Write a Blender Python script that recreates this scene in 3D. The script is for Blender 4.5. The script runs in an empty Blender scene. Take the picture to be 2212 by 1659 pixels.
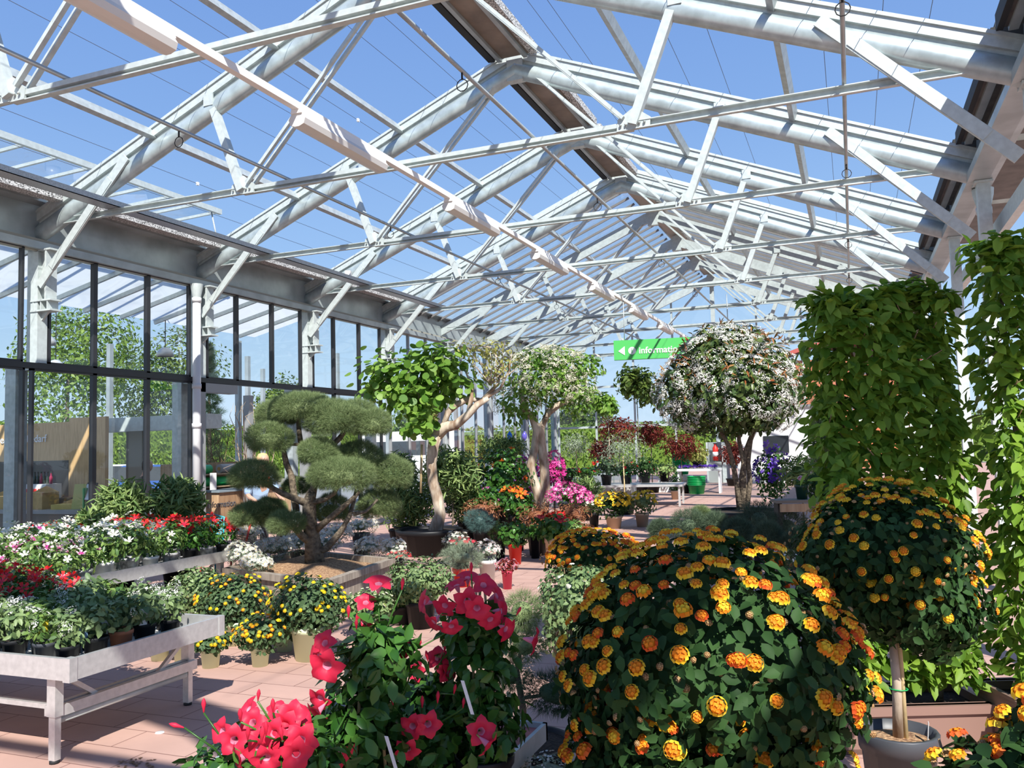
import bpy, math, random
import numpy as np
from mathutils import Vector, Matrix

random.seed(7)
RNG = np.random.default_rng(11)
SC = bpy.context.scene
COL = SC.collection
PI = math.pi

# ------------------------------------------------------------------ camera
FPX = 1833.26
YAW, PIT, ROL, HC = math.radians(21.7488), math.radians(4.1298), math.radians(-1.5364), 1.85
_c, _s = math.cos(YAW), math.sin(YAW)
CF = np.array([-_s * math.cos(PIT), _c * math.cos(PIT), math.sin(PIT)])
_R = np.array([_c, _s, 0.0]); _U = np.cross(_R, CF)
CR = _R * math.cos(ROL) + _U * math.sin(ROL)
CU = _U * math.cos(ROL) - _R * math.sin(ROL)
C0 = np.array([0, 0, HC])

def ray(u, v): return CF + CR * (u - 1106) / FPX - CU * (v - 829.5) / FPX
def at_z(u, v, z=0.0):
    r = ray(u, v); return C0 + r * ((z - HC) / r[2])
def at_d(u, v, d): return C0 + ray(u, v) * d
def pix(x, y, z):
    P = np.array([x, y, z]) - C0; d = P @ CF
    return 1106 + FPX * (P @ CR) / d, 829.5 - FPX * (P @ CU) / d, d

cam_d = bpy.data.cameras.new('camera'); cam = bpy.data.objects.new('camera', cam_d); COL.objects.link(cam)
cam_d.sensor_fit = 'HORIZONTAL'; cam_d.sensor_width = 36.0; cam_d.lens = FPX / 2212 * 36.0
cam_d.clip_start = 0.05; cam_d.clip_end = 600
M = Matrix.Identity(4)
for i in range(3):
    M[i][0] = CR[i]; M[i][1] = CU[i]; M[i][2] = -CF[i]; M[i][3] = C0[i]
cam.matrix_world = M
SC.camera = cam
SC.view_settings.view_transform = 'Standard'; SC.view_settings.look = 'None'
SC.view_settings.gamma = 1.0; SC.view_settings.exposure = 0.4; SC.view_settings.use_curve_mapping = False
SC.cycles.max_bounces = 6; SC.cycles.diffuse_bounces = 3; SC.cycles.glossy_bounces = 3
SC.cycles.transmission_bounces = 3; SC.cycles.transparent_max_bounces = 16
SC.cycles.caustics_reflective = False; SC.cycles.caustics_refractive = False
SC.cycles.sample_clamp_indirect = 4.0

# ------------------------------------------------------------------ light
W = bpy.data.worlds.new('sky'); SC.world = W; W.use_nodes = True
nt = W.node_tree; nt.nodes.clear()
out = nt.nodes.new('ShaderNodeOutputWorld'); bg = nt.nodes.new('ShaderNodeBackground')
tc = nt.nodes.new('ShaderNodeTexCoord'); sx = nt.nodes.new('ShaderNodeSeparateXYZ'); rp = nt.nodes.new('ShaderNodeValToRGB')
nt.links.new(tc.outputs['Generated'], sx.inputs[0]); nt.links.new(sx.outputs['Z'], rp.inputs[0])
nt.links.new(rp.outputs[0], bg.inputs[0]); nt.links.new(bg.outputs[0], out.inputs[0])
cr = rp.color_ramp
cr.elements[0].position = 0.0; cr.elements[0].color = (0.60, 0.74, 0.87, 1)
cr.elements[1].position = 1.0; cr.elements[1].color = (0.10, 0.22, 0.56, 1)
for p, c in ((0.10, (0.46, 0.65, 0.86, 1)), (0.22, (0.29, 0.48, 0.79, 1)), (0.36, (0.205, 0.37, 0.715, 1)), (0.52, (0.155, 0.295, 0.65, 1))):
    e = cr.elements.new(p); e.color = c
bg.inputs[1].default_value = 0.88
SUNV = Vector((0.61, -0.88, 1.0)).normalized()
sl = bpy.data.lights.new('sun', 'SUN'); so = bpy.data.objects.new('sun', sl); COL.objects.link(so)
sl.energy = 5.7; sl.angle = math.radians(0.53); sl.color = (1.0, 0.965, 0.90)
so.rotation_euler = SUNV.to_track_quat('Z', 'Y').to_euler(); so.location = (20, -30, 30)

# ------------------------------------------------------------------ materials
MATS = {}
def mat(name, col, rough=0.6, metal=0.0, var=0.0, scale=8.0, spec=0.5, bump=0.0, stretch=None, col2=None, emit=0.0):
    if name in MATS: return MATS[name]
    m = bpy.data.materials.new(name); m.use_nodes = True; t = m.node_tree; b = t.nodes['Principled BSDF']
    b.inputs['Base Color'].default_value = (*col, 1); b.inputs['Roughness'].default_value = rough
    b.inputs['Metallic'].default_value = metal; b.inputs['Specular IOR Level'].default_value = spec
    if emit: b.inputs['Emission Color'].default_value = (*col, 1); b.inputs['Emission Strength'].default_value = emit
    if var or bump or col2:
        tcn = t.nodes.new('ShaderNodeTexCoord'); src = tcn.outputs['Object']
        if stretch:
            mp = t.nodes.new('ShaderNodeMapping'); mp.inputs['Scale'].default_value = stretch
            t.links.new(src, mp.inputs[0]); src = mp.outputs[0]
        n = t.nodes.new('ShaderNodeTexNoise'); n.inputs['Scale'].default_value = scale; n.inputs['Detail'].default_value = 5
        t.links.new(src, n.inputs['Vector'])
        if var or col2:
            r = t.nodes.new('ShaderNodeValToRGB'); r.color_ramp.elements[0].position = 0.35; r.color_ramp.elements[1].position = 0.65
            c2 = col2 if col2 else tuple(min(1, c * (1 + var)) for c in col)
            c1 = col if col2 else tuple(c * (1 - var) for c in col)
            r.color_ramp.elements[0].color = (*c1, 1); r.color_ramp.elements[1].color = (*c2, 1)
            t.links.new(n.outputs['Fac'], r.inputs[0]); t.links.new(r.outputs[0], b.inputs['Base Color'])
        if bump:
            bp = t.nodes.new('ShaderNodeBump'); bp.inputs['Strength'].default_value = bump; bp.inputs['Distance'].default_value = 0.02
            t.links.new(n.outputs['Fac'], bp.inputs['Height']); t.links.new(bp.outputs[0], b.inputs['Normal'])
    MATS[name] = m; return m

def leafmat(name, c1, c2, trans=0.3, rough=0.45, spec=0.35, tcol=None):
    if name in MATS: return MATS[name]
    m = bpy.data.materials.new(name); m.use_nodes = True; t = m.node_tree; b = t.nodes['Principled BSDF']
    g = t.nodes.new('ShaderNodeNewGeometry'); mx = t.nodes.new('ShaderNodeMix'); mx.data_type = 'RGBA'
    mx.inputs['A'].default_value = (*c1, 1); mx.inputs['B'].default_value = (*c2, 1)
    t.links.new(g.outputs['Random Per Island'], mx.inputs['Factor'])
    t.links.new(mx.outputs['Result'], b.inputs['Base Color'])
    b.inputs['Roughness'].default_value = rough; b.inputs['Specular IOR Level'].default_value = spec
    if trans:
        tr = t.nodes.new('ShaderNodeBsdfTranslucent'); ms = t.nodes.new('ShaderNodeMixShader'); ms.inputs[0].default_value = trans
        if tcol: tr.inputs[0].default_value = (*tcol, 1)
        else: t.links.new(mx.outputs['Result'], tr.inputs[0])
        t.links.new(b.outputs[0], ms.inputs[1]); t.links.new(tr.outputs[0], ms.inputs[2])
        t.links.new(ms.outputs[0], t.nodes['Material Output'].inputs[0])
    MATS[name] = m; return m

def glassmat(name, tint=(0.93, 0.97, 0.96), dirt=0.04, refl=1.0, streak=False):
    if name in MATS: return MATS[name]
    m = bpy.data.materials.new(name); m.use_nodes = True; t = m.node_tree; t.nodes.clear()
    o = t.nodes.new('ShaderNodeOutputMaterial'); tr = t.nodes.new('ShaderNodeBsdfTransparent'); gl = t.nodes.new('ShaderNodeBsdfGlossy')
    df = t.nodes.new('ShaderNodeBsdfDiffuse'); df.inputs[0].default_value = (0.85, 0.88, 0.9, 1)
    tr.inputs[0].default_value = (*tint, 1); gl.inputs['Roughness'].default_value = 0.01
    fr = t.nodes.new('ShaderNodeFresnel'); fr.inputs['IOR'].default_value = 1.5
    mu = t.nodes.new('ShaderNodeMath'); mu.operation = 'MULTIPLY'; mu.inputs[1].default_value = refl
    m1 = t.nodes.new('ShaderNodeMixShader'); m2 = t.nodes.new('ShaderNodeMixShader'); m2.inputs[0].default_value = dirt
    t.links.new(fr.outputs[0], mu.inputs[0]); t.links.new(mu.outputs[0], m1.inputs[0])
    t.links.new(tr.outputs[0], m1.inputs[1]); t.links.new(gl.outputs[0], m1.inputs[2])
    t.links.new(m1.outputs[0], m2.inputs[1]); t.links.new(df.outputs[0], m2.inputs[2]); t.links.new(m2.outputs[0], o.inputs[0])
    if streak:
        tcn = t.nodes.new('ShaderNodeTexCoord'); n = t.nodes.new('ShaderNodeTexNoise'); n.inputs['Scale'].default_value = 1.3
        n.inputs['Detail'].default_value = 6; n.inputs['Distortion'].default_value = 1.5
        r = t.nodes.new('ShaderNodeValToRGB'); r.color_ramp.elements[0].position = 0.5; r.color_ramp.elements[1].position = 0.62
        r.color_ramp.elements[0].color = (dirt, dirt, dirt, 1); r.color_ramp.elements[1].color = (dirt + 0.14,) * 3 + (1,)
        t.links.new(tcn.outputs['Object'], n.inputs['Vector']); t.links.new(n.outputs['Fac'], r.inputs[0]); t.links.new(r.outputs[0], m2.inputs[0])
    MATS[name] = m; return m

def paver_mat():
    m = bpy.data.materials.new('red_paver'); m.use_nodes = True; t = m.node_tree; b = t.nodes['Principled BSDF']
    tcn = t.nodes.new('ShaderNodeTexCoord'); br = t.nodes.new('ShaderNodeTexBrick')
    br.inputs['Scale'].default_value = 1.0; br.inputs['Mortar Size'].default_value = 0.005; br.inputs['Mortar Smooth'].default_value = 0.3
    br.inputs['Brick Width'].default_value = 0.6; br.inputs['Row Height'].default_value = 0.3; br.offset = 0.5
    br.inputs['Color1'].default_value = (0.49, 0.315, 0.26, 1); br.inputs['Color2'].default_value = (0.53, 0.345, 0.285, 1)
    br.inputs['Mortar'].default_value = (0.22, 0.12, 0.10, 1)
    n = t.nodes.new('ShaderNodeTexNoise'); n.inputs['Scale'].default_value = 3; n.inputs['Detail'].default_value = 8
    mx = t.nodes.new('ShaderNodeMix'); mx.data_type = 'RGBA'; mx.blend_type = 'MULTIPLY'; mx.inputs['Factor'].default_value = 1.0
    r = t.nodes.new('ShaderNodeValToRGB'); r.color_ramp.elements[0].color = (0.80, 0.80, 0.80, 1); r.color_ramp.elements[1].color = (1.15, 1.12, 1.1, 1)
    t.links.new(tcn.outputs['Object'], br.inputs['Vector']); t.links.new(tcn.outputs['Object'], n.inputs['Vector'])
    t.links.new(n.outputs['Fac'], r.inputs[0]); t.links.new(br.outputs['Color'], mx.inputs['A']); t.links.new(r.outputs[0], mx.inputs['B'])
    t.links.new(mx.outputs['Result'], b.inputs['Base Color']); b.inputs['Roughness'].default_value = 0.75
    b.inputs['Specular IOR Level'].default_value = 0.3
    return m

def plank_mat(name, c1, c2, sc=(1, 1, 1), wave=6.0):
    if name in MATS: return MATS[name]
    m = bpy.data.materials.new(name); m.use_nodes = True; t = m.node_tree; b = t.nodes['Principled BSDF']
    tcn = t.nodes.new('ShaderNodeTexCoord'); mp = t.nodes.new('ShaderNodeMapping'); mp.inputs['Scale'].default_value = sc
    n = t.nodes.new('ShaderNodeTexNoise'); n.inputs['Scale'].default_value = wave; n.inputs['Detail'].default_value = 8
    n.inputs['Distortion'].default_value = 0.6
    r = t.nodes.new('ShaderNodeValToRGB'); r.color_ramp.elements[0].position = 0.3; r.color_ramp.elements[1].position = 0.7
    r.color_ramp.elements[0].color = (*c1, 1); r.color_ramp.elements[1].color = (*c2, 1)
    t.links.new(tcn.outputs['Object'], mp.inputs[0]); t.links.new(mp.outputs[0], n.inputs['Vector'])
    t.links.new(n.outputs['Fac'], r.inputs[0]); t.links.new(r.outputs[0], b.inputs['Base Color'])
    b.inputs['Roughness'].default_value = 0.65
    MATS[name] = m; return m

STEEL = mat('galvanized_steel', (0.45, 0.50, 0.505), 0.45, 0.25, var=0.12, scale=9)
STEELW = mat('pale_galvanized_steel', (0.54, 0.60, 0.59), 0.5, 0.15, var=0.08, scale=12)
STEELD = mat('grey_sheet_metal', (0.40, 0.445, 0.45), 0.4, 0.35, var=0.15, scale=2)
TUBE = mat('rolled_steel_tube', (0.49, 0.565, 0.565), 0.36, 0.4, var=0.15, scale=5, stretch=(1, 1, 1))
ALU = mat('brushed_aluminium', (0.64, 0.64, 0.625), 0.38, 0.55, var=0.08, scale=25)
WHITE = mat('white_enamel', (0.86, 0.84, 0.80), 0.4)
BLACKF = mat('black_window_frame', (0.025, 0.026, 0.03), 0.35)
GREYF = mat('grey_aluminium_frame', (0.33, 0.34, 0.345), 0.45, 0.2)
DARK = mat('dark_sheet', (0.11, 0.10, 0.09), 0.6, var=0.3, scale=3)
BROWNM = mat('bronze_sheet', (0.24, 0.185, 0.14), 0.45, 0.3, var=0.3, scale=1.5)
BLACK = mat('black_rubber', (0.015, 0.015, 0.016), 0.7)
POTB = mat('black_plastic_pot', (0.014, 0.015, 0.017), 0.45, spec=0.25)
POTG = mat('charcoal_plastic_pot', (0.06, 0.065, 0.075), 0.45)
POTC = mat('cream_green_pot', (0.72, 0.84, 0.54), 0.5)
POTT = mat('terracotta_pot', (0.42, 0.16, 0.08), 0.7, var=0.1)
POTR = mat('red_plastic_pot', (0.75, 0.03, 0.02), 0.4)
POTP = mat('pink_plastic_pot', (0.75, 0.06, 0.13), 0.4)
POTW = mat('white_pot', (0.78, 0.77, 0.74), 0.45)
POTBE = mat('beige_pot', (0.55, 0.40, 0.27), 0.6)
POTL = mat('printed_pot', (0.12, 0.12, 0.12), 0.5, scale=18, col2=(0.75, 0.75, 0.73))
SOIL = mat('potting_soil', (0.035, 0.022, 0.015), 0.95, var=0.6, scale=60, bump=0.8)
MULCH = mat('bark_mulch', (0.20, 0.10, 0.05), 0.95, scale=45, bump=1.0, col2=(0.52, 0.33, 0.18))
BARK = mat('dark_pine_bark', (0.09, 0.07, 0.05), 0.9, scale=22, bump=1.0, col2=(0.24, 0.19, 0.13))
BARKP = mat('pale_peeling_bark', (0.25, 0.16, 0.10), 0.85, scale=9, bump=1.0, col2=(0.66, 0.57, 0.45), stretch=(1, 1, 0.35))
STAKE = mat('bamboo_cane', (0.56, 0.43, 0.22), 0.6, var=0.15, scale=20)
TWIG = mat('twig', (0.22, 0.15, 0.08), 0.8, var=0.3)
GREENP = mat('green_plastic', (0.01, 0.40, 0.10), 0.35)
LABELW = mat('white_card', (0.82, 0.83, 0.82), 0.5)
GLASS = glassmat('window_glass', (0.93, 0.97, 0.97), 0.01, 1.3)
GLASSR = glassmat('roof_glass', (0.94, 0.97, 0.98), 0.03, 0.7, streak=True)

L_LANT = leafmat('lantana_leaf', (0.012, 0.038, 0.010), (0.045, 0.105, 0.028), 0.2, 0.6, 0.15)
L_LANTM = leafmat('lantana_leaf_mid', (0.04, 0.085, 0.035), (0.12, 0.19, 0.08), 0.2, 0.5, 0.25)  # lighter grey-green leaf tone for the floor pots
L_LANTG = leafmat('grey_green_leaf', (0.10, 0.17, 0.065), (0.24, 0.33, 0.13), 0.2)
L_HORN = leafmat('hornbeam_leaf', (0.075, 0.18, 0.015), (0.30, 0.47, 0.06), 0.45, 0.5, 0.3)
L_MAND = leafmat('glossy_leaf', (0.02, 0.08, 0.012), (0.085, 0.21, 0.035), 0.22, 0.3, 0.35)
L_DIPL = leafmat('dipladenia_leaf', (0.05, 0.13, 0.03), (0.22, 0.33, 0.08), 0.25, 0.35, 0.4)
L_OLE = leafmat('oleander_leaf', (0.09, 0.18, 0.05), (0.34, 0.44, 0.15), 0.25, 0.45)
L_PINE = leafmat('pine_needle', (0.05, 0.10, 0.03), (0.34, 0.42, 0.19), 0.12, 0.6, 0.2)
L_PIND = leafmat('dark_needle', (0.02, 0.05, 0.025), (0.07, 0.12, 0.06), 0.1, 0.6, 0.2)
L_PHOT = leafmat('photinia_leaf', (0.035, 0.08, 0.02), (0.14, 0.19, 0.05), 0.2, 0.35, 0.4)
L_PHOR = leafmat('young_red_leaf', (0.30, 0.07, 0.02), (0.40, 0.22, 0.06), 0.3)
L_ROUND = leafmat('round_leaf', (0.09, 0.22, 0.025), (0.28, 0.45, 0.08), 0.4, 0.45)
L_YEL = leafmat('young_yellow_leaf', (0.30, 0.34, 0.07), (0.50, 0.46, 0.16), 0.4)
L_RED = leafmat('maple_leaf', (0.14, 0.02, 0.015), (0.33, 0.06, 0.04), 0.3)
L_NAND = leafmat('coppery_leaf', (0.26, 0.09, 0.04), (0.46, 0.22, 0.11), 0.25)
L_BLUE = leafmat('blue_grey_leaf', (0.05, 0.12, 0.11), (0.13, 0.22, 0.20), 0.1)
L_SILV = leafmat('silver_leaf', (0.17, 0.23, 0.15), (0.34, 0.40, 0.28), 0.15)
L_HEDGE = leafmat('hedge_leaf', (0.08, 0.17, 0.02), (0.25, 0.36, 0.06), 0.3)
L_TREE = leafmat('tree_leaf', (0.05, 0.11, 0.02), (0.19, 0.26, 0.05), 0.3)
F_YEL = leafmat('yellow_petal', (0.90, 0.52, 0.02), (0.95, 0.66, 0.06), 0.2, 0.6, 0.2)
F_LEM = leafmat('lemon_petal', (0.90, 0.62, 0.015), (0.96, 0.74, 0.04), 0.2, 0.6, 0.2)
F_ORA = leafmat('orange_petal', (0.85, 0.22, 0.015), (0.92, 0.36, 0.02), 0.2, 0.6, 0.2)
F_ROR = leafmat('red_orange_petal', (0.72, 0.08, 0.02), (0.82, 0.17, 0.03), 0.2, 0.6, 0.2)
F_BUD = leafmat('tan_bud', (0.42, 0.22, 0.10), (0.50, 0.34, 0.14), 0.1)
F_CRIM = leafmat('crimson_petal', (0.66, 0.010, 0.05), (0.85, 0.045, 0.10), 0.3, 0.5, 0.3)
F_PINKT = leafmat('pink_throat', (0.72, 0.12, 0.28), (0.85, 0.40, 0.50), 0.3)
F_RED = leafmat('scarlet_petal', (0.75, 0.015, 0.015), (0.85, 0.05, 0.03), 0.25)
F_WHI = leafmat('white_petal', (0.78, 0.77, 0.70), (0.88, 0.87, 0.82), 0.2)
F_CRE = leafmat('cream_petal', (0.72, 0.68, 0.50), (0.84, 0.81, 0.68), 0.2)
F_PIN = leafmat('pale_pink_petal', (0.78, 0.42, 0.52), (0.86, 0.62, 0.68), 0.2)
F_MAG = leafmat('magenta_petal', (0.62, 0.015, 0.25), (0.78, 0.10, 0.42), 0.3)
F_PUR = leafmat('violet_petal', (0.10, 0.04, 0.42), (0.22, 0.10, 0.60), 0.3)
F_GRN = leafmat('green_bud', (0.20, 0.30, 0.07), (0.40, 0.44, 0.14), 0.2)

# ------------------------------------------------------------------ object helpers
def tag(o, label=None, cat=None, group=None, kind=None):
    if label: o['label'] = label
    if cat: o['category'] = cat
    if group: o['group'] = group
    if kind: o['kind'] = kind
    return o
def empty(name, loc=(0, 0, 0), rz=0.0, label=None, cat=None, group=None):
    o = bpy.data.objects.new(name, None); COL.objects.link(o); o.empty_display_size = 0.1
    o.location = loc; o.rotation_euler = (0, 0, rz)
    return tag(o, label, cat, group)
def link(name, me, parent=None, loc=(0, 0, 0), rz=0.0):
    o = bpy.data.objects.new(name, me); COL.objects.link(o); o.parent = parent
    o.location = loc; o.rotation_euler = (0, 0, rz); return o
def dup(root, loc, rz=0.0, label=None, group=None, scale=None, cat=None):
    r = root.copy(); COL.objects.link(r); r.location = loc; r.rotation_euler = (0, 0, rz)
    if scale: r.scale = (scale,) * 3
    tag(r, label, cat, group)
    for ch in list(root.children):
        c = ch.copy(); COL.objects.link(c); c.parent = r
        for g in list(ch.children):
            d = g.copy(); COL.objects.link(d); d.parent = c
    return r

class MB:
    def __init__(s): s.v = []; s.f = []; s.m = []; s.sm = []
    def add(s, vs, fs, mi=0, smooth=False):
        b = len(s.v); s.v += [tuple(map(float, p)) for p in vs]
        for f in fs: s.f.append(tuple(b + i for i in f)); s.m.append(mi); s.sm.append(smooth)
        return s
    def box(s, x0, x1, y0, y1, z0, z1, mi=0):
        vs = [(x, y, z) for z in (z0, z1) for y in (y0, y1) for x in (x0, x1)]
        return s.add(vs, [(0, 2, 3, 1), (4, 5, 7, 6), (0, 1, 5, 4), (2, 6, 7, 3), (0, 4, 6, 2), (1, 3, 7, 5)], mi)
    def bar(s, p, q, w, h, mi=0, up=(0, 0, 1)):
        p = Vector(p); q = Vector(q); d = (q - p).normalized(); u = Vector(up)
        sd = d.cross(u)
        if sd.length < 1e-4: sd = d.cross(Vector((0, 1, 0)))
        sd.normalize(); u = sd.cross(d)
        vs = []
        for c in (p, q):
            for a, b in ((-1, -1), (1, -1), (1, 1), (-1, 1)): vs.append(c + sd * a * w / 2 + u * b * h / 2)
        return s.add(vs, [(3, 2, 1, 0), (4, 5, 6, 7), (0, 1, 5, 4), (1, 2, 6, 5), (2, 3, 7, 6), (3, 0, 4, 7)], mi)
    def tube(s, path, rad, n=8, mi=0, cap=True, squash=None):
        path = [Vector(p) for p in path]
        if not hasattr(rad, '__len__'): rad = [rad] * len(path)
        ref = Vector((0.31, 0.17, 0.93)); vs = []
        for i, p in enumerate(path):
            d = (path[min(i + 1, len(path) - 1)] - path[max(i - 1, 0)]).normalized()
            a = d.cross(ref)
            if a.length < 1e-3: a = d.cross(Vector((1, 0, 0)))
            a.normalize(); b = d.cross(a)
            for k in range(n):
                t = 2 * PI * k / n; vs.append(p + (a * math.cos(t) + b * math.sin(t)) * rad[i])
        fs = [(i * n + k, i * n + (k + 1) % n, (i + 1) * n + (k + 1) % n, (i + 1) * n + k) for i in range(len(path) - 1) for k in range(n)]
        s.add(vs, fs, mi, True)
        if cap:
            b = len(s.v) - len(vs)
            s.f.append(tuple(b + k for k in range(n))[::-1]); s.m.append(mi); s.sm.append(False)
            e = b + (len(path) - 1) * n
            s.f.append(tuple(e + k for k in range(n))); s.m.append(mi); s.sm.append(False)
        return s
    def lathe(s, prof, n=20, mi=0, c=(0, 0, 0), sx=1.0, sy=1.0):
        vs = [(c[0] + r * math.cos(2 * PI * k / n) * sx, c[1] + r * math.sin(2 * PI * k / n) * sy, c[2] + z) for r, z in prof for k in range(n)]
        fs = [(i * n + k, i * n + (k + 1) % n, (i + 1) * n + (k + 1) % n, (i + 1) * n + k) for i in range(len(prof) - 1) for k in range(n)]
        return s.add(vs, fs, mi, True)
    def prism(s, pts, axis, a, b, mi=0):
        # pts in the plane across the axis ('x': (y,z), 'y': (x,z), 'z': (x,y))
        def P(p, t):
            return {'x': (t, p[0], p[1]), 'y': (p[0], t, p[1]), 'z': (p[0], p[1], t)}[axis]
        n = len(pts); vs = [P(p, a) for p in pts] + [P(p, b) for p in pts]
        return s.add(vs, [tuple(range(n))[::-1], tuple(range(n, 2 * n))] + [(i, (i + 1) % n, n + (i + 1) % n, n + i) for i in range(n)], mi)
    def me(s, name, mats):
        if not isinstance(mats, (list, tuple)): mats = [mats]
        me = bpy.data.meshes.new(name); me.from_pydata(s.v, [], s.f)
        for m in mats: me.materials.append(m)
        if len(mats) > 1: me.polygons.foreach_set('material_index', s.m)
        me.polygons.foreach_set('use_smooth', s.sm); me.update(); return me
    def build(s, name, mats, parent=None, loc=(0, 0, 0), rz=0.0): return link(name, s.me(name, mats), parent, loc, rz)

# ------------------------------------------------------------------ foliage helpers (numpy)
def nrm(a): return a / np.maximum(np.linalg.norm(a, axis=-1, keepdims=True), 1e-9)
# templates: verts (width x, length y, normal z), faces, face materials
def T_leaf(w=0.5, fold=0.08, droop=0.12):
    v = [(0, 0, 0), (-w * .42, .33, fold), (0, .33, 0), (w * .42, .33, fold), (-w * .36, .68, fold - droop * .5), (0, .68, -droop * .5), (w * .36, .68, fold - droop * .5), (0, 1, -droop)]
    return np.array(v, float), [(0, 2, 1), (0, 3, 2), (1, 2, 5, 4), (2, 3, 6, 5), (4, 5, 7), (5, 6, 7)], [0] * 6
def T_dia(w=0.4): return np.array([(0, 0, 0), (w / 2, .45, .03), (0, 1, -.06), (-w / 2, .45, .03)], float), [(0, 1, 2), (0, 2, 3)], [0, 0]
def T_round():
    v = [(0, 0.05, 0)] + [(0.5 * math.sin(a), .5 - .5 * math.cos(a), .06 * abs(math.sin(a))) for a in [k * PI / 5 for k in range(10)]]
    v[0] = (0, .5, 0)
    return np.array(v, float), [(0, 1 + k, 1 + (k + 1) % 10) for k in range(10)], [0] * 10
def T_tuft(n=8, w=0.035, spread=0.9):
    r = random.Random(3); v = []; f = []
    for k in range(n):
        a = 2 * PI * k / n + r.random() * .5; t = spread * (0.3 + 0.7 * r.random())
        d = np.array([math.cos(a) * math.sin(t), math.sin(a) * math.sin(t), math.cos(t)])
        s = np.cross(d, (0.3, 0.2, .9)); s /= np.linalg.norm(s)
        b = len(v); v += [tuple(s * w / 2), tuple(-s * w / 2), tuple(d)]; f.append((b, b + 1, b + 2))
    return np.array(v, float), f, [0] * n
def T_head(n1=6, n2=11, seed=1):
    # dome of small four-lobed florets; normal z
    r = random.Random(seed); v = []; f = []; m = []
    def floret(el, az, s, mi):
        nd = np.array([math.cos(az) * math.sin(el), math.sin(az) * math.sin(el), math.cos(el)])
        a = np.cross(nd, (0.2, 0.3, 1.0)); a /= np.linalg.norm(a); b2 = np.cross(nd, a)
        p = nd * np.array([.40, .40, .30]); b = len(v); v.append(tuple(p - nd * 0.03))
        ph = r.random() * PI
        for k in range(8):
            t = ph + 2 * PI * k / 8; rr = s * (1.0 if k % 2 == 0 else 0.72)
            v.append(tuple(p + (a * math.cos(t) + b2 * math.sin(t)) * rr + nd * 0.02))
        for k in range(8): f.append((b, b + 1 + k, b + 1 + (k + 1) % 8)); m.append(mi)
    for q in range(3):
        e0, e1 = q * .45, (q + 1) * .45
        for k in range(8):
            b = len(v)
            for e, t in ((e0, k), (e1, k), (e1, k + 1), (e0, k + 1)): v.append((.35 * math.sin(e) * math.cos(t * PI / 4), .35 * math.sin(e) * math.sin(t * PI / 4), .24 * math.cos(e)))
            f.append((b, b + 1, b + 2, b + 3)); m.append(1)
    floret(0, 0, .10, 1)
    for k in range(n1): floret(.55, 2 * PI * k / n1, .115, 1)
    for k in range(n2): floret(1.15 + .15 * (k % 2), 2 * PI * k / n2 + .2, .15, 0)
    return np.array(v, float), f, m
def T_flower(n=5, wide=0.75, cup=0.18, inn=.28):
    v = [(0, 0, -.05)]; f = []; m = []
    for k in range(n):
        t = 2 * PI * k / n; h = PI / n * wide
        b = len(v)
        v += [(inn * math.cos(t - h), inn * math.sin(t - h), cup * .35), (inn * math.cos(t + h), inn * math.sin(t + h), cup * .35),
              (.5 * math.cos(t - h * .75), .5 * math.sin(t - h * .75), cup), (.55 * math.cos(t + h * .5), .55 * math.sin(t + h * .5), cup * .8)]
        f += [(0, b, b + 1), (b, b + 2, b + 3, b + 1)]; m += [1, 0]
    return np.array(v, float), f, m
def T_disc(n=6, cup=0.05):
    v = [(0, 0, 0)] + [(.5 * math.cos(2 * PI * k / n), .5 * math.sin(2 * PI * k / n), cup) for k in range(n)]
    return np.array(v, float), [(0, 1 + k, 1 + (k + 1) % n) for k in range(n)], [0] * n
def T_cluster(n=42, seed=2, s=0.06):
    r = random.Random(seed); v = []; f = []; m = []
    for k in range(n):
        el = 1.35 * math.sqrt(r.random()); az = r.random() * 6.283
        nd = np.array([math.cos(az) * math.sin(el), math.sin(az) * math.sin(el), math.cos(el)])
        a = np.cross(nd, (0.2, 0.3, 1.0)); a /= np.linalg.norm(a); b2 = np.cross(nd, a)
        p = nd * np.array([.52, .52, .2]) * (0.8 + .4 * r.random()); b = len(v); v.append(tuple(p))
        for q in range(5):
            t = 2 * PI * q / 5 + r.random() * .4; v.append(tuple(p + (a * math.cos(t) + b2 * math.sin(t)) * s * (.8 + .4 * r.random()) + nd * .03))
        for q in range(5): f.append((b, b + 1 + q, b + 1 + (q + 1) % 5)); m.append(0)
    return np.array(v, float), f, m
LEAF, LEAFN, LEAFW, DIA, DIAN, ROUND = T_leaf(.55), T_leaf(.21), T_leaf(.72, .1, .18), T_dia(.5), T_dia(.2), T_round()
TUFT, HEAD, FLOW5, DISC, CLUS = T_tuft(), T_head(), T_flower(), T_disc(), T_cluster()
FLOWD = T_flower(11, .85, .06, .13)

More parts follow.
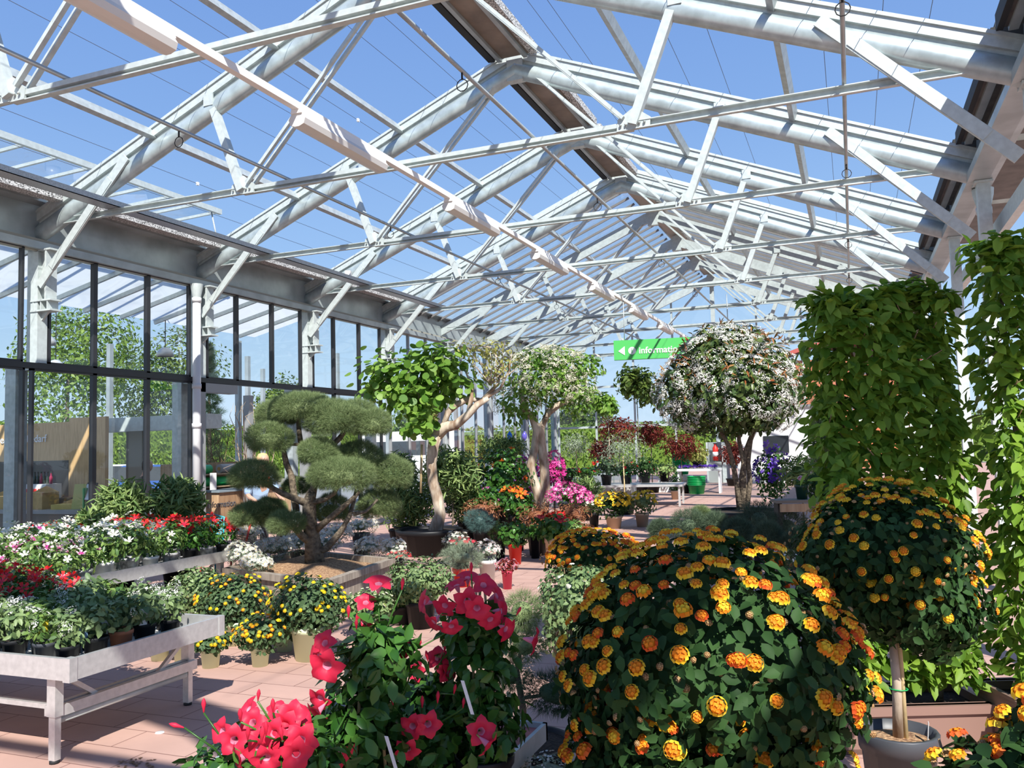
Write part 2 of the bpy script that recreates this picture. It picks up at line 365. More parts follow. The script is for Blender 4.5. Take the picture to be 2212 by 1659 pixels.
class FM:
    """Collects scattered copies of small templates into one mesh."""
    def __init__(s): s.V = []; s.L = []; s.T = []; s.MI = []; s.n = 0
    def scatter(s, tpl, P, D, N, S, moff=0):
        tv, tf, tm = tpl; n = len(P)
        if n == 0: return s
        S = np.broadcast_to(np.asarray(S, float), (n,))
        D = nrm(D); R = nrm(np.cross(D, N)); N2 = np.cross(R, D)
        X = (tv[None, :, 0, None] * R[:, None, :] + tv[None, :, 1, None] * D[:, None, :] + tv[None, :, 2, None] * N2[:, None, :]) * S[:, None, None] + P[:, None, :]
        s.V.append(X.reshape(-1, 3)); k = len(tv)
        loops = np.concatenate([np.array(f) for f in tf]); tot = np.array([len(f) for f in tf])
        s.L.append((loops[None, :] + (np.arange(n) * k)[:, None] + s.n).reshape(-1)); s.T.append(np.tile(tot, n))
        s.MI.append(np.tile(np.array(tm) + moff, n)); s.n += n * k
        return s
    def ell(s, c, r, mi=0, seg=14):
        v = []; f = []
        for i in range(seg // 2 + 1):
            for k in range(seg):
                a = PI * i / (seg // 2); t = 2 * PI * k / seg
                v.append((c[0] + r[0] * math.sin(a) * math.cos(t), c[1] + r[1] * math.sin(a) * math.sin(t), c[2] + r[2] * math.cos(a)))
        for i in range(seg // 2):
            for k in range(seg): f.append((i * seg + k, (i + 1) * seg + k, (i + 1) * seg + (k + 1) % seg, i * seg + (k + 1) % seg))
        s.V.append(np.array(v)); s.L.append(np.array(f).reshape(-1) + s.n); s.T.append(np.full(len(f), 4)); s.MI.append(np.full(len(f), mi)); s.n += len(v)
        return s
    def me(s, name, mats):
        if not isinstance(mats, (list, tuple)): mats = [mats]
        me = bpy.data.meshes.new(name)
        V = np.concatenate(s.V).astype(np.float32); L = np.concatenate(s.L).astype(np.int32); T = np.concatenate(s.T).astype(np.int32)
        me.vertices.add(len(V)); me.vertices.foreach_set('co', V.ravel()); me.loops.add(len(L)); me.loops.foreach_set('vertex_index', L)
        me.polygons.add(len(T)); me.polygons.foreach_set('loop_start', np.concatenate([[0], np.cumsum(T)[:-1]]).astype(np.int32))
        for m in mats: me.materials.append(m)
        if len(mats) > 1: me.polygons.foreach_set('material_index', np.concatenate(s.MI).astype(np.int32))
        me.update(calc_edges=True); me.validate(); return me
    def build(s, name, mats, parent=None, loc=(0, 0, 0), rz=0.0): return link(name, s.me(name, mats), parent, loc, rz)

def bumps(D, seed, amp, freq=3.0):
    r = np.random.default_rng(seed); o = np.zeros(len(D))
    for k in range(5):
        w = r.normal(size=3) * freq; o += np.sin(D @ w + r.random() * 6.28)
    return 1 + amp * o / 2.2
def blob(c, r, n, lo=0.75, amp=0.1, seed=0, zmin=-1.0, zmax=1.0):
    """n points near the surface of a bumpy ellipsoid, with outward normals"""
    g = np.random.default_rng(seed + 100); D = nrm(g.normal(size=(n * 4, 3)))
    D = D[(D[:, 2] >= zmin) & (D[:, 2] <= zmax)][:n]
    f = (lo + (1 - lo) * g.random(len(D)) ** 0.6) * bumps(D, seed, amp)
    r = np.array(r); return np.array(c) + D * r * f[:, None], nrm(D / r)
def leaf_dirs(N, up=0.3, rnd=0.7, outw=0.5, dn=0.35, seed=0):
    g = np.random.default_rng(seed + 500)
    Nn = nrm(N + np.array([0, 0, up]) + g.normal(size=N.shape) * rnd * .5)
    D = nrm(N * outw + g.normal(size=N.shape) * rnd + np.array([0, 0, -dn])); D = nrm(D - Nn * np.sum(D * Nn, 1, keepdims=True) * .8)
    return D, Nn
def tangent(N, seed=0):
    g = np.random.default_rng(seed + 900); D = g.normal(size=N.shape); return nrm(D - N * np.sum(D * N, 1, keepdims=True))
def leaves(fm, P, N, tpl, size, seed=0, mi=0, var=0.3, **k):
    D, Nn = leaf_dirs(N, seed=seed, **k); g = np.random.default_rng(seed + 77)
    return fm.scatter(tpl, P, D, Nn, size * (1 - var / 2 + var * g.random(len(P))), mi)
def tufts(fm, P, N, tpl, size, seed=0, mi=0, tilt=0.35):
    g = np.random.default_rng(seed + 5); Nn = nrm(N + g.normal(size=N.shape) * tilt); return fm.scatter(tpl, P, tangent(Nn, seed), Nn, size * (.75 + .5 * g.random(len(P))), mi)

def frame_obj(o, p, n, s, seed=0):
    n = Vector(n).normalized(); q = n.to_track_quat('Z', 'Y'); o.location = p; o.rotation_mode = 'QUATERNION'
    from mathutils import Quaternion
    o.rotation_quaternion = q @ Quaternion((0, 0, 1), seed * 2.4); o.scale = (s, s, s)
def tpl_mesh(name, tpl, mats, size=1.0):
    f = FM(); f.scatter(tpl, np.zeros((1, 3)), np.array([[0, 1., 0]]), np.array([[0, 0, 1.]]), size); return f.me(name, mats)
def heads(root, P, N, sizes, meshes, tpls, mats, name='flower_head', limit=95, stuffname='flower_mass'):
    """individual flower heads as parts, nearest the viewer first; beyond the limit one stuff part"""
    base = np.array(root.location); W_ = P + base
    vis = np.linalg.norm(W_ - C0, axis=1) - 1.2 * (np.sum(nrm(C0 - W_) * N, 1) > -0.1)
    order = np.argsort(vis); g = np.random.default_rng(len(P))
    pick = g.integers(0, len(meshes), len(P))
    for j, i in enumerate(order[:limit]):
        o = bpy.data.objects.new(name, meshes[pick[i]]); COL.objects.link(o); o.parent = root; frame_obj(o, P[i], N[i], float(sizes[i]), j)
    rest = order[limit:]
    if len(rest):
        allm = [m for ms in mats for m in ms]; f = FM(); off = 0
        for q in range(len(meshes)):
            idx = rest[pick[rest] == q]
            f.scatter(tpls[q], P[idx], tangent(N[idx], q), N[idx], sizes[idx], off); off += len(mats[q])
        if f.n: tag(f.build(stuffname, allm, root), kind='stuff')

POTCACHE = {}
def pot(root, r, h, m, loc=(0, 0, 0), rim=True, soil=SOIL, taper=0.78, n=20):
    key = (round(r, 3), round(h, 3), m.name, soil.name)
    if key not in POTCACHE:
        b = MB(); t = max(.006, r * .05)
        pr = [(0.001, 0.004), (r * taper, 0.0), (r * (taper + (1 - taper) * .82), h * .82)]
        pr += [(r * 1.03, h * .82), (r * 1.06, h * .99), (r * 1.04, h)] if rim else [(r, h)]
        pr += [(r - t, h), (r - t * 1.2, h * .80)]
        b.lathe(pr, n); sb = MB(); q = r - t * 1.3
        sb.lathe([(q, h * .90), (q * .6, h * .935), (0.001, h * .94)], n)
        POTCACHE[key] = (b.me('pot', m), sb.me('soil', soil))
    a, c = POTCACHE[key]
    p = link('pot', a, root, loc); link('soil', c, root, loc); return p

# ================================================================== SETTING
b = MB(); b.box(-13.4, 9, -8, 60, -0.12, 0.0); tag(b.build('floor', paver_mat()), kind='structure')
b = MB(); b.box(-90, 90, -30, 160, -0.4, -0.13); tag(b.build('ground', mat('gravel', (0.30, 0.28, 0.24), 0.95, var=0.25, scale=30)), kind='structure')
b = MB(); b.box(-26, -13.4, 6, 42, -0.1, 0.0); tag(b.build('floor_left', mat('grey_screed', (0.30, 0.29, 0.27), 0.5, var=0.15, scale=4)), kind='structure')

XR, ZA, SL = -5.63, 9.15, 0.414         # ridge, apex height of the rafter axis, roof pitch
def TY(t): return 10.762 + 4 * (t - 1)
def zr(x): return ZA - SL * abs(x - XR)
ORD = {-2: 'second truss behind the viewer', -1: 'truss directly above the viewer'}

# ---- roof trusses
def truss_meshes(open_roof):
    out = []
    hw, zc = 7.42, 6.0
    for s in (-1, 1):
        b = MB(); a = Vector((0, 0, ZA - 6.0)); e = Vector((s * 7.75, 0, ZA - SL * 7.75 - 6.0)); up = Vector((s * SL, 0, 1)).normalized()
        if open_roof:
            b.bar(a + up * .14, e + up * .14, .15, .13, 0); b.bar(a + up * .225, e + up * .225, .20, .045, 0)
            b.bar(a + up * .04, e + up * .04, .045, .08, 0)
            d = (e - a).normalized(); vs = []; n = 12
            for p in (a, e):
                for k in range(n):
                    t = 2 * PI * k / n; vs.append(p - up * .13 + Vector((0, 1, 0)) * math.cos(t) * .12 + up * math.sin(t) * .16)
            b.add(vs, [(k, (k + 1) % n, n + (k + 1) % n, n + k) for k in range(n)], 1, True)
        else: b.bar(a - up * .02, e - up * .02, .10, .32, 0)
        out.append(('rafter', b.me('rafter', [STEELW, TUBE])))
    def chan(p, q, w=.07, h=.11):
        b = MB(); b.bar(p, q, .012, h); d = Vector(q) - Vector(p)
        off = Vector((0, -.03, 0)); up = d.normalized().cross(Vector((0, 1, 0)))
        for sg in (-1, 1): b.bar(Vector(p) + off + up * sg * (h / 2 - .006), Vector(q) + off + up * sg * (h / 2 - .006), .06, .012, 0, up)
        return b
    NL, NR = Vector((-3.17, 0, 0)), Vector((3.16, 0, 0))
    out.append(('tie_bar', chan((-hw, 0, 0), NL).me('tie_bar', STEELW)))
    out.append(('tie_bar', chan((3.16, 0, 0), (hw, 0, 0)).me('tie_bar', STEELW)))
    b = MB(); b.bar(NL + Vector((0, 0, .025)), NR + Vector((0, 0, .025)), .08, .06); b.bar(NL + Vector((0, .03, -.02)), NR + Vector((0, .03, -.02)), .02, .06); b.bar(NL - Vector((0, 0, .055)), NR - Vector((0, 0, .055)), .08, .014); out.append(('tie_bar', b.me('tie_bar', STEELW)))
    for s, n in ((-1, NL), (1, NR)):
        b = MB(); b.bar(n + Vector((0, -.05, 0)), (s * 3.78, -.05, zr(XR + 3.78) - 6.0), .12, .12, 0, (0, 1, 0)); b.box(s * 3.78 - .09, s * 3.78 + .09, -.13, -.1, zr(XR + 3.78) - 6.12, zr(XR + 3.78) - 5.92)
        out.append(('strut', b.me('strut', STEELW)))
        for y in (-.075, .075):
            b = MB(); b.bar(n + Vector((-s * .12, y, .1)), (s * .35, y, ZA - 6.28), .06, .05); out.append(('diagonal_bar', b.me('diagonal_bar', STEELW)))
        b = MB(); b.prism([(n.x - .22, -.06), (n.x + .22, -.06), (n.x + .24, .07), (n.x + .02, .24), (n.x - .2, .1)], 'y', -.05, -.02)
        for dx in (-.16, -.09, .09, .16): b.lathe([(.001, 0), (.018, 0), (.018, .02)], 6, 0, (n.x + dx, -.07, .0))
        out.append(('node_plate', b.me('node_plate', STEELW)))
        b = MB(); b.bar((s * 7.5, -.14, -1.13), (s * 5.5, -.14, zr(XR + 5.5) - 6.0), .035, .16, 0); b.bar((s * 7.2, -.14, -.84), (s * 5.85, -.14, zr(XR + 5.5) - 6.33), .06, .14, 0)
        out.append(('knee_brace', b.me('knee_brace', STEELW)))
    b = MB(); b.prism([(-.16, ZA - 6.36), (.16, ZA - 6.36), (.16, ZA - 5.86), (0, ZA - 5.78), (-.16, ZA - 5.86)], 'y', -.09, .09); out.append(('apex_plate', b.me('apex_plate', STEELW)))
    return out
MOPEN, MCLOSED = truss_meshes(True), truss_meshes(False)
NUM = ['', 'first', 'second', 'third', 'fourth', 'fifth', 'sixth', 'seventh', 'eighth', 'ninth']
for t in range(-2, 9):
    if t <= 0: lb = ['galvanized roof truss at the top left corner, nearest overhead', 'galvanized roof truss right above the viewer', 'galvanized roof truss behind the viewer'][-t]
    elif t < 4: lb = f'{NUM[t]} full galvanized roof truss from the front under open sky, with round-bellied rafters'
    elif t == 4: lb = 'galvanized roof truss where the open roof meets the glazed roof'
    else: lb = f'{NUM[t-4]} flat-raftered galvanized truss under the glazed roof, counted from the front'
    r = empty('roof_truss', (XR, TY(t), 6.0), 0, lb, 'roof truss', 'roof trusses')
    for n, me in (MOPEN if t <= 4 else MCLOSED): link(n, me, r)

# ---- purlins, rods, light rail, tray
for x, w in ((-10.65, 'lower left'), (-8.15, 'upper left'), (-3.1, 'upper right'), (-0.65, 'lower right')):
    b = MB(); z = zr(x) + .14
    b.bar((0, -8, 0), (0, 31.0, 0), .09, .15, 0, (SL if x > XR else -SL, 0, 1)); o = b.build('roof_purlin', STEEL, None, (x, 8, z))
    tag(o, f'long grey steel purlin along the {w} roof slope', 'purlin', 'purlins')
for x, w in ((-3.9, 'just right of the white light rail'), (-8.0, 'left of the white light rail'), (0.12, 'close to the right side of the hall')):
    b = MB(); b.tube([(0, -14, 0), (0, 28, 0)], .027, 8); o = b.build('suspension_rod', STEELD, None, (x, 10.8, 6.10))
    tag(o, f'thin steel rod lying along the trusses {w}', 'rod', 'suspension rods')
    for y in (-2.3, 3.2, 8.5, 13.0):
        h = MB(); h.tube([(0, y, 0), (0, y, -.10)], .012, 6); h.tube([(.07 * math.cos(q), y, -.17 + .07 * math.sin(q)) for q in [k * PI / 5 for k in range(11)]], .006, 5)
        h.build('cable_ring', BLACK, o)
b = MB(); b.bar((0, -14, 0), (0, 28, 0), .085, .085); rail = b.build('light_rail', WHITE, None, (-5.82, 10.8, 5.86)); tag(rail, 'long white mounting rail carrying strip lights down the hall', 'light rail')
LY = [5.1, 9.0, 13.0, 17.0, 21.0, 25.0, 29.0, 33.0]
lm = MB(); lm.prism([(-.075, .0), (.075, .0), (.115, -.06), (.095, -.125), (.03, -.15), (-.03, -.15), (-.095, -.125), (-.115, -.06)], 'y', -.95, .95)
lt = MB(); lt.prism([(-.06, .07), (.06, .07), (.075, 0), (-.075, 0)], 'y', -.97, .97)
DIFF = mat('milky_diffuser', (0.74, 0.72, 0.68), 0.35)
lme, tme = lm.me('diffuser', DIFF), lt.me('housing', WHITE)
for i, y in enumerate(LY):
    r = empty('strip_light', (-5.82, y, 5.77), 0, f'white strip light under the rail, {["nearest, cut by the top edge of view","second from the front","third from the front","fourth from the front","fifth from the front","sixth from the front","seventh from the front","last and farthest"][i]}', 'ceiling light', 'strip lights')
    link('housing', tme, r); link('diffuser', lme, r)
b = MB()
b.box(-.14, .14, -16, 7.2, 0, .012); b.box(-.14, -.128, -16, 7.2, 0, .10); b.box(.128, .14, -16, 7.2, 0, .10)
TRAY = mat('perforated_tray', (0.50, 0.52, 0.54), 0.4, 0.4, scale=60, col2=(0.34, 0.36, 0.38))
tag(b.build('cable_tray', TRAY, None, (-11.5, 16.0, 6.06)), 'perforated metal cable tray running along the left truss ends', 'cable tray')

# camera box on the tray
r = empty('sensor_box', (-11.45, 17.9, 6.16), .4, 'small white sensor box clipped on the left cable tray', 'sensor')
MB().box(-.07, .07, -.09, .09, 0, .12).build('housing', WHITE, r); MB().tube([(0, .09, .04), (-.1, .25, .1), (-.2, .3, .0)], .012, 6).build('cable', BLACK, r)

# ---- gutters and folded roof panels
def gutter(x, s, lb, z0=5.52):
    b = MB(); P = [(0, 0), (.30 * s, 0), (.30 * s, .13), (.12 * s, .16), (.10 * s, .82), (.28 * s, .86), (.28 * s, .90), (-.1 * s, .90), (-.1 * s, .02)]
    b.prism(P if s > 0 else P[::-1], 'y', -8, 39); tag(b.build('gutter_beam', STEELD, None, (x, 0, z0)), lb, 'gutter beam', 'gutter beams')
gutter(-13.4, 1, 'deep grey steel gutter beam above the left glass wall')
gutter(2.15, -1, 'deep grey steel gutter beam along the right side of the hall', 5.74)
b = MB(); b.box(0, .12, -8, 39, 0, .26); tag(b.build('side_rail', STEELW, None, (2.28, 0, 4.95)), 'pale steel rail along the right columns below the gutter', 'rail')
BRUSH = mat('frayed_brush_seal', (0.03, 0.03, 0.03), 0.95, scale=55, col2=(0.85, 0.85, 0.83), bump=0.5, stretch=(1, .6, 1))
BN = ['behind the viewer', 'overhead behind the viewer', 'over the viewer', 'nearest in view', 'second in view', 'third in view', 'farthest']
for i, t in enumerate(range(-2, 4)):
    y0, y1 = TY(t) + .16, TY(t + 1) - .16
    r = empty('folded_roof_panel', (-12.9, (y0 + y1) / 2, 6.44), 0, f'stacked folded roof panel over the left gutter, {BN[i+1] if t<1 else ["between the first and second trusses","between the second and third trusses","between the third and fourth trusses"][t-1]}', 'folded roof panel', 'panels folded over the left gutter')
    L = (y1 - y0) / 2
    MB().box(-.45, .30, -L, L, -.02, .14).build('panel', STEELD, r); MB().box(.10, .34, -L, L, -.13, -.02).build('brush_seal', BRUSH, r)
    r = empty('folded_roof_panel', (1.72, (y0 + y1) / 2, 6.36), 0, f'dark folded roof panel over the right gutter, {BN[i+1] if t<1 else ["between the first and second trusses","between the second and third trusses","between the third and fourth trusses"][t-1]}', 'folded roof panel', 'panels folded over the right gutter')
    MB().box(.05, 1.72, -L, L, 0, .22).build('panel', DARK, r); MB().box(0, .07, -L, L, -.03, .16).build('edge_seal', BLACK, r); MB().box(.12, .22, -L, L, -.05, 0).build('stiffener', STEELD, r)  # panel widened past the gutter to cast the shade band below
    r = empty('folded_roof_panel', (XR, (y0 + y1) / 2, 9.22), 0, f'dark folded roof panel under the ridge, {BN[i+1] if t<1 else ["between the first and second trusses","between the second and third trusses","between the third and fourth trusses"][t-1]}', 'folded roof panel', 'panels folded along the ridge')
    MB().box(-.36, .36, -L, L, .0, .06).build('panel', BROWNM, r)
    for sx in (-1, 1):
        MB().box(min(sx * .36, sx * .50), max(sx * .36, sx * .50), -L, L, -.03, .13).build('edge_seal', BLACK if sx < 0 else BRUSH, r)
        MB().box(min(sx * .22, sx * .30), max(sx * .22, sx * .30), -L, L, -.07, 0).build('stiffener', STEELD, r)

# ---- overhead wires
for k, x in enumerate((-12.2, -11.6, -9.9, -9.3, -8.7, -7.4, -6.9, -4.6, -4.2, -2.4, -1.7, -0.1, 0.6, 1.1)):
    b = MB(); b.tube([(0, -12, 0), (0, 12, 0)], .0045, 5); side = 'left' if x < XR else 'right'
    o = b.build('roof_wire', mat('dark_wire', (.10, .12, .17), .6), None, (x, 10.9, zr(x) + .42)); tag(o, f'thin dark wire stretched above the {side} roof slope', 'wire', f'wires above the {side} roof slope')
    if k % 3 == 1:
        c = MB(); c.box(-.02, .02, 1.5 + k * .4, 1.55 + k * .4, -.03, .03); c.build('wire_clip', LABELW, o)

# ---- glazed roof beyond the fourth truss
ya, yb = TY(4) + .12, TY(8) + .2
for s, nm in ((-1, 'left'), (1, 'right')):
    x0, x1 = XR + s * .25, XR + s * 7.7
    b = MB(); b.add([(x0, ya, zr(x0) + .32), (x1, ya, zr(x1) + .32), (x1, yb, zr(x1) + .32), (x0, yb, zr(x0) + .32)], [(0, 1, 2, 3)])
    ro = tag(b.build(f'ceiling_{nm}', GLASSR), kind='structure')
    b = MB(); up = Vector((s * SL, 0, 1)).normalized()
    for k in range(int((yb - ya) / .72) + 1):
        y = ya + k * .72; b.bar(Vector((x0, y, zr(x0))) + up * .27, Vector((x1, y, zr(x1))) + up * .27, .045, .07, 0, up)
    b.build('glazing_bar', mat('bronze_bar', (.22, .21, .20), .5), ro)
    b = MB(); p = Vector((x0, ya, zr(x0))) + up * .36; q = Vector((x1, ya, zr(x1))) + up * .36; b.bar(p, q, .10, .10, 0, up)
    q2 = MB(); q2.tube([Vector((x0, ya + .25, zr(x0))) + up * .10, Vector((x1, ya + .25, zr(x1))) + up * .10], .055, 10)
    tag(q2.build('blind_roller', WHITE), f'white roller tube along the {nm} edge of the glazed roof', 'roller', 'roller tubes')
    b.build('edge_profile', STEELW, ro)
    for m_ in (.22, .42, .62, .85):
        x = x0 + (x1 - x0) * m_; r = empty('motor_box', (x, ya - .05, zr(x) - .05), 0, f'small white motor bracket on the {nm} edge of the glazed roof', 'bracket', f'motor brackets on the {nm} roof edge')
        MB().box(-.12, .12, -.05, .05, -.14, .12).build('housing', WHITE, r); MB().box(-.15, .15, -.03, .03, .1, .16).build('flange', STEELW, r)
b = MB(); b.prism([(XR - .32, 9.46), (XR, 9.6), (XR + .32, 9.46), (XR + .32, 9.38), (XR - .32, 9.38)], 'y', ya, yb); tag(b.build('ridge_cap', mat('weathered_ridge', (.42, .36, .30), .6)), 'brownish ridge cap closing the glazed roof', 'ridge cap')

# ---- far gable
yg = TY(8) + .3
b = MB(); b.add([(-13.2, yg, 2.6), (1.9, yg, 2.6), (1.9, yg, 6.2), (XR, yg, 9.3), (-13.2, yg, 6.2)], [(0, 1, 2, 3, 4)])
w = tag(b.build('wall_back', glassmat('gable_glass', (.93, .97, .99), .03, .6)), kind='structure')
b = MB()
for k in range(9):
    x = -13.2 + k * 1.89; z1 = zr(x) + .1; b.box(x - .04, x + .04, yg - .05, yg + .05, 0, z1)
b.box(XR - .09, XR + .09, yg - .12, yg, 0, 9.2)
for z in (2.6, 4.5, 6.0): b.box(-13.2, 1.9, yg - .05, yg + .04, z - .05, z + .05)
b.build('mullion', STEELW, w)

# ---- columns
def column(x, y, s, lb, grp, base=True):
    r = empty('steel_column', (x, y, 0), 0, lb, 'column', grp)
    if s < 0:
        MB().box(-.09, .09, -.10, .10, 0, 5.74).build('post', STEELW, r); MB().box(-.13, .13, -.14, .14, 5.70, 5.735).build('head_plate', STEELW, r); MB().box(-.14, .14, -.15, .15, 0, .03).build('foot_plate', STEELW, r); return r
    if base: MB().box(-.13, .13, -.10, .10, 3.4, 5.55).build('post', STEELW, r); MB().box(-.62, -.36, -.12, .12, 0, 3.5).build('lower_post', STEEL, r); MB().box(-.62, .13, -.08, .08, 3.4, 3.52).build('post_link', STEELW, r)
    else: MB().box(-.13, .13, -.10, .10, 0, 5.55).build('post', STEELW, r)
    b = MB(); b.prism([(s * .13, 4.7), (s * .13, 5.5), (s * .32, 5.5), (s * .32, 4.7)], 'y', -.02, .02); b.prism([(s * .30, 4.62), (s * .30, 5.52), (s * .34, 5.52), (s * .34, 4.62)], 'y', -.11, .11); b.box(min(0, s * .44), max(0, s * .44), -.12, .12, 5.5, 5.53)
    b.build('gusset', STEELW, r)
    if base:
        b = MB(); b.box(min(-.05 * s, s * .46), max(-.05 * s, s * .46), -.12, .12, 4.42, 4.45); b.box(min(-.05 * s, s * .46), max(-.05 * s, s * .46), -.12, .12, 4.60, 4.63)
        for k in (0.02, .2, .36): b.box(min(s * k, s * (k + .02)), max(s * k, s * (k + .02)), -.11, .11, 4.44, 4.61)
        b.prism([(s * .0, 4.42), (s * .3, 4.42), (s * .0, 4.15)], 'y', -.02, .02); b.build('shelf_bracket', STEELW, r)
    return r
for t in range(1, 9): column(-13.34, TY(t), 1, f'{["first","second","third","fourth","fifth","sixth","seventh","eighth"][t-1]} pale steel column of the left glass wall, counted from the front', 'left columns', t <= 4)
for t in range(0, 9): column(2.07, TY(t), -1, f'{["nearest","second","third","fourth","fifth","sixth","seventh","eighth","ninth"][t]} pale steel column on the right side, counted from the front', 'right columns', t <= 4)

# ---- left glass facade : windows
ZT, ZH = 3.46, 5.55
XF = -13.22
def window(n, y0, y1, z0, z1, fr=BLACKF, w=.03):
    b = MB(); b.add([(XF - .03, y0, z0), (XF - .03, y1, z0), (XF - .03, y1, z1), (XF - .03, y0, z1)], [(0, 1, 2, 3)])
    o = tag(b.build(f'window_{n}', GLASS), kind='structure')
    f = MB()
    f.box(XF - .06, XF + .03, y0, y0 + w, z0, z1); f.box(XF - .06, XF + .03, y1 - w, y1, z0, z1); f.box(XF - .06, XF + .03, y0, y1, z0, z0 + w); f.box(XF - .06, XF + .03, y0, y1, z1 - w, z1)
    f.build('window_frame', fr, o)
n = 1
for t in range(0, 4):
    ys = [TY(t) + q for q in (.12, 1.12, 2.43, 3.62)]
    for k in range(3):
        window(n, ys[k], ys[k + 1], ZT + .04, ZH, w=.045); n += 1
    if t != 2:
        yl = [TY(t) + q for q in (-.2, 1.12, 2.43, 3.66)]
        for k in range(3): window(n, yl[k], yl[k + 1], .12, ZT - .04, w=.045); n += 1
for t in range(4, 8):
    ys = [TY(t) + .17 + k * (3.66 / 3) for k in range(4)]
    for k in range(3): window(n, ys[k], ys[k + 1], .3, ZH, GREYF); n += 1
b = MB(); b.box(XF - .08, XF + .05, 4, 22.6, ZT - .05, ZT + .05); tag(b.build('trim_1', BLACKF), kind='structure')
b = MB(); b.box(XF - .08, XF + .04, 4, 39, 5.55, 5.72); b.box(XF - .05, XF + .02, 4, 39, 5.5, 5.56); tag(b.build('trim_2', mat('beige_lintel', (.42, .40, .33), .6)), kind='structure')
b = MB(); b.box(XF - .2, XF + .06, 14.62, 14.80, 0, 3.4); b.box(XF - .2, XF + .06, 18.55, 18.72, 0, 3.4); b.box(XF - .2, XF + .06, 14.62, 15.85, 3.2, 3.4); b.box(XF - .2, XF - .02, 16.35, 16.5, 0, 3.2); tag(b.build('door_1', GREYF), kind='structure')
b = MB(); b.box(XF - .1, XF + .1, 4, 14.6, 0, .12); tag(b.build('baseboard_left', STEELW), kind='structure')
# down pipes
def downpipe(x, y, z0, z1, lb, r_=.085):
    r = empty('rain_pipe', (x, y, z0), 0, lb, 'drain pipe', 'rain pipes')
    MB().tube([(0, 0, 0), (0, 0, z1 - z0)], r_, 14).build('pipe', mat('light_grey_plastic', (.66, .66, .67), .45), r)
    for z in (2.45, 3.3, z1 - .35):
        if z0 < z < z1: MB().lathe([(r_, -.05), (r_ * 1.18, -.05), (r_ * 1.18, .05), (r_, .05)], 14, 0, (0, 0, z - z0)).build('pipe_collar', mat('light_grey_plastic', (.6, .6, .6)), r)
    MB().lathe([(r_, 0), (r_ * 1.5, .2), (r_ * 1.6, .3)], 14, 0, (0, 0, z1 - z0 - .3)).build('funnel', STEELW, r)
downpipe(-13.05, 14.40, 0, 5.52, 'light grey rain pipe before the left glass wall')
downpipe(2.12, 15.15, 0, 5.72, 'grey rain pipe on the right column row', .10)
b = MB(); b.bar((-13.45, 7.2, 2.6), (-13.45, 10.5, .1), .04, .14); tag(b.build('wind_brace', STEELW), 'steel diagonal brace behind the first glass bay', 'brace')

# vent sashes lifted on the neighbouring roof
b = MB(); V0, V1 = Vector((-15.8, 0, 7.47)), Vector((-13.65, 0, 7.55))
r = empty('vent_sash', (0, 0, 0), 0, 'lifted glass vent sash beyond the left gutter', 'vent sash')
b.add([(V0.x, 5, V0.z), (V0.x, 15.8, V0.z), (V1.x, 15.8, V1.z), (V1.x, 5, V1.z)], [(0, 1, 2, 3)]); b.build('pane', GLASSR, r)
b = MB()
for k in range(16): y = 15.8 - k * .72; b.bar((V0.x, y, V0.z), (V1.x, y, V1.z), .05, .06, 0, (.6, 0, 1))
b.bar((V0.x, 5, V0.z), (V0.x, 15.85, V0.z), .09, .09); b.bar((V1.x, 5, V1.z), (V1.x, 15.85, V1.z), .09, .12); b.build('sash_bar', STEELW, r)
MB().tube([(-13.7, 15.6, 7.5), (-13.6, 15.75, 6.6)], .02, 6).build('stay', STEEL, r)

# ================================================================== SHOP SIDE (behind the left glass)
CAFE = plank_mat('oak_panel', (.50, .31, .13), (.68, .45, .22), (6, 6, .7), 4)
OAKL = plank_mat('light_oak', (.42, .26, .14), (.58, .40, .24), (5, 5, .5), 4)
r = empty('shop_back_panel', (-15.5, 14.3, 0), 0, 'tall oak panel with grey lettering behind the left glass', 'wall panel')
MB().box(-4.6, -1.1, 0, .1, 0, 2.66).build('panel', CAFE, r); MB().box(-1.1, 0, -.05, .05, 0, 2.74).build('side_panel', CAFE, r)
b = MB(); b.box(-4.5, -1.15, -.012, 0, .95, 1.78); b.build('splashback', mat('slate_board', (.03, .032, .035), .3), r)
def text(s, size, m, parent, loc, rot, ext=.006, align='LEFT', name='lettering', off=0.0):
    c = bpy.data.curves.new('lettering', 'FONT'); c.body = s; c.size = size; c.extrude = ext; c.align_x = align; c.offset = off
    t = bpy.data.objects.new('text_source', c); COL.objects.link(t); bpy.context.view_layer.update()
    me = bpy.data.meshes.new_from_object(t.evaluated_get(bpy.context.evaluated_depsgraph_get())); bpy.data.objects.remove(t)
    me.materials.clear(); me.materials.append(m); o = link(name, me, parent); o.location = loc; o.rotation_euler = rot; return o
TXG = mat('grey_letter', (.80, .82, .84), .5)
_q = ray(101, 892); text('e/Gartenbedarf', .245, TXG, r, (float(_q[0] / _q[1]) * 14.27 + 15.5, -.03, 2.22), (PI / 2, 0, 0), align='RIGHT')
tag(MB().box(-19.8, -16.2, 13.55, 14.1, 0, .95).build('back_counter', mat('dark_counter', (.06, .055, .05), .5)), 'dark back counter below the lettered oak panel', 'counter')
r = empty('coffee_machine', (-16.9, 13.8, .95), 0, 'white drinks machine with red panels on the dark back counter', 'coffee machine')
MB().box(-.38, .38, -.2, .2, 0, .32).build('body', LABELW, r)
for k in range(3): MB().box(-.25 + k * .2, -.1 + k * .2, -.215, -.2, .1, .22).build('panel', POTR, r)
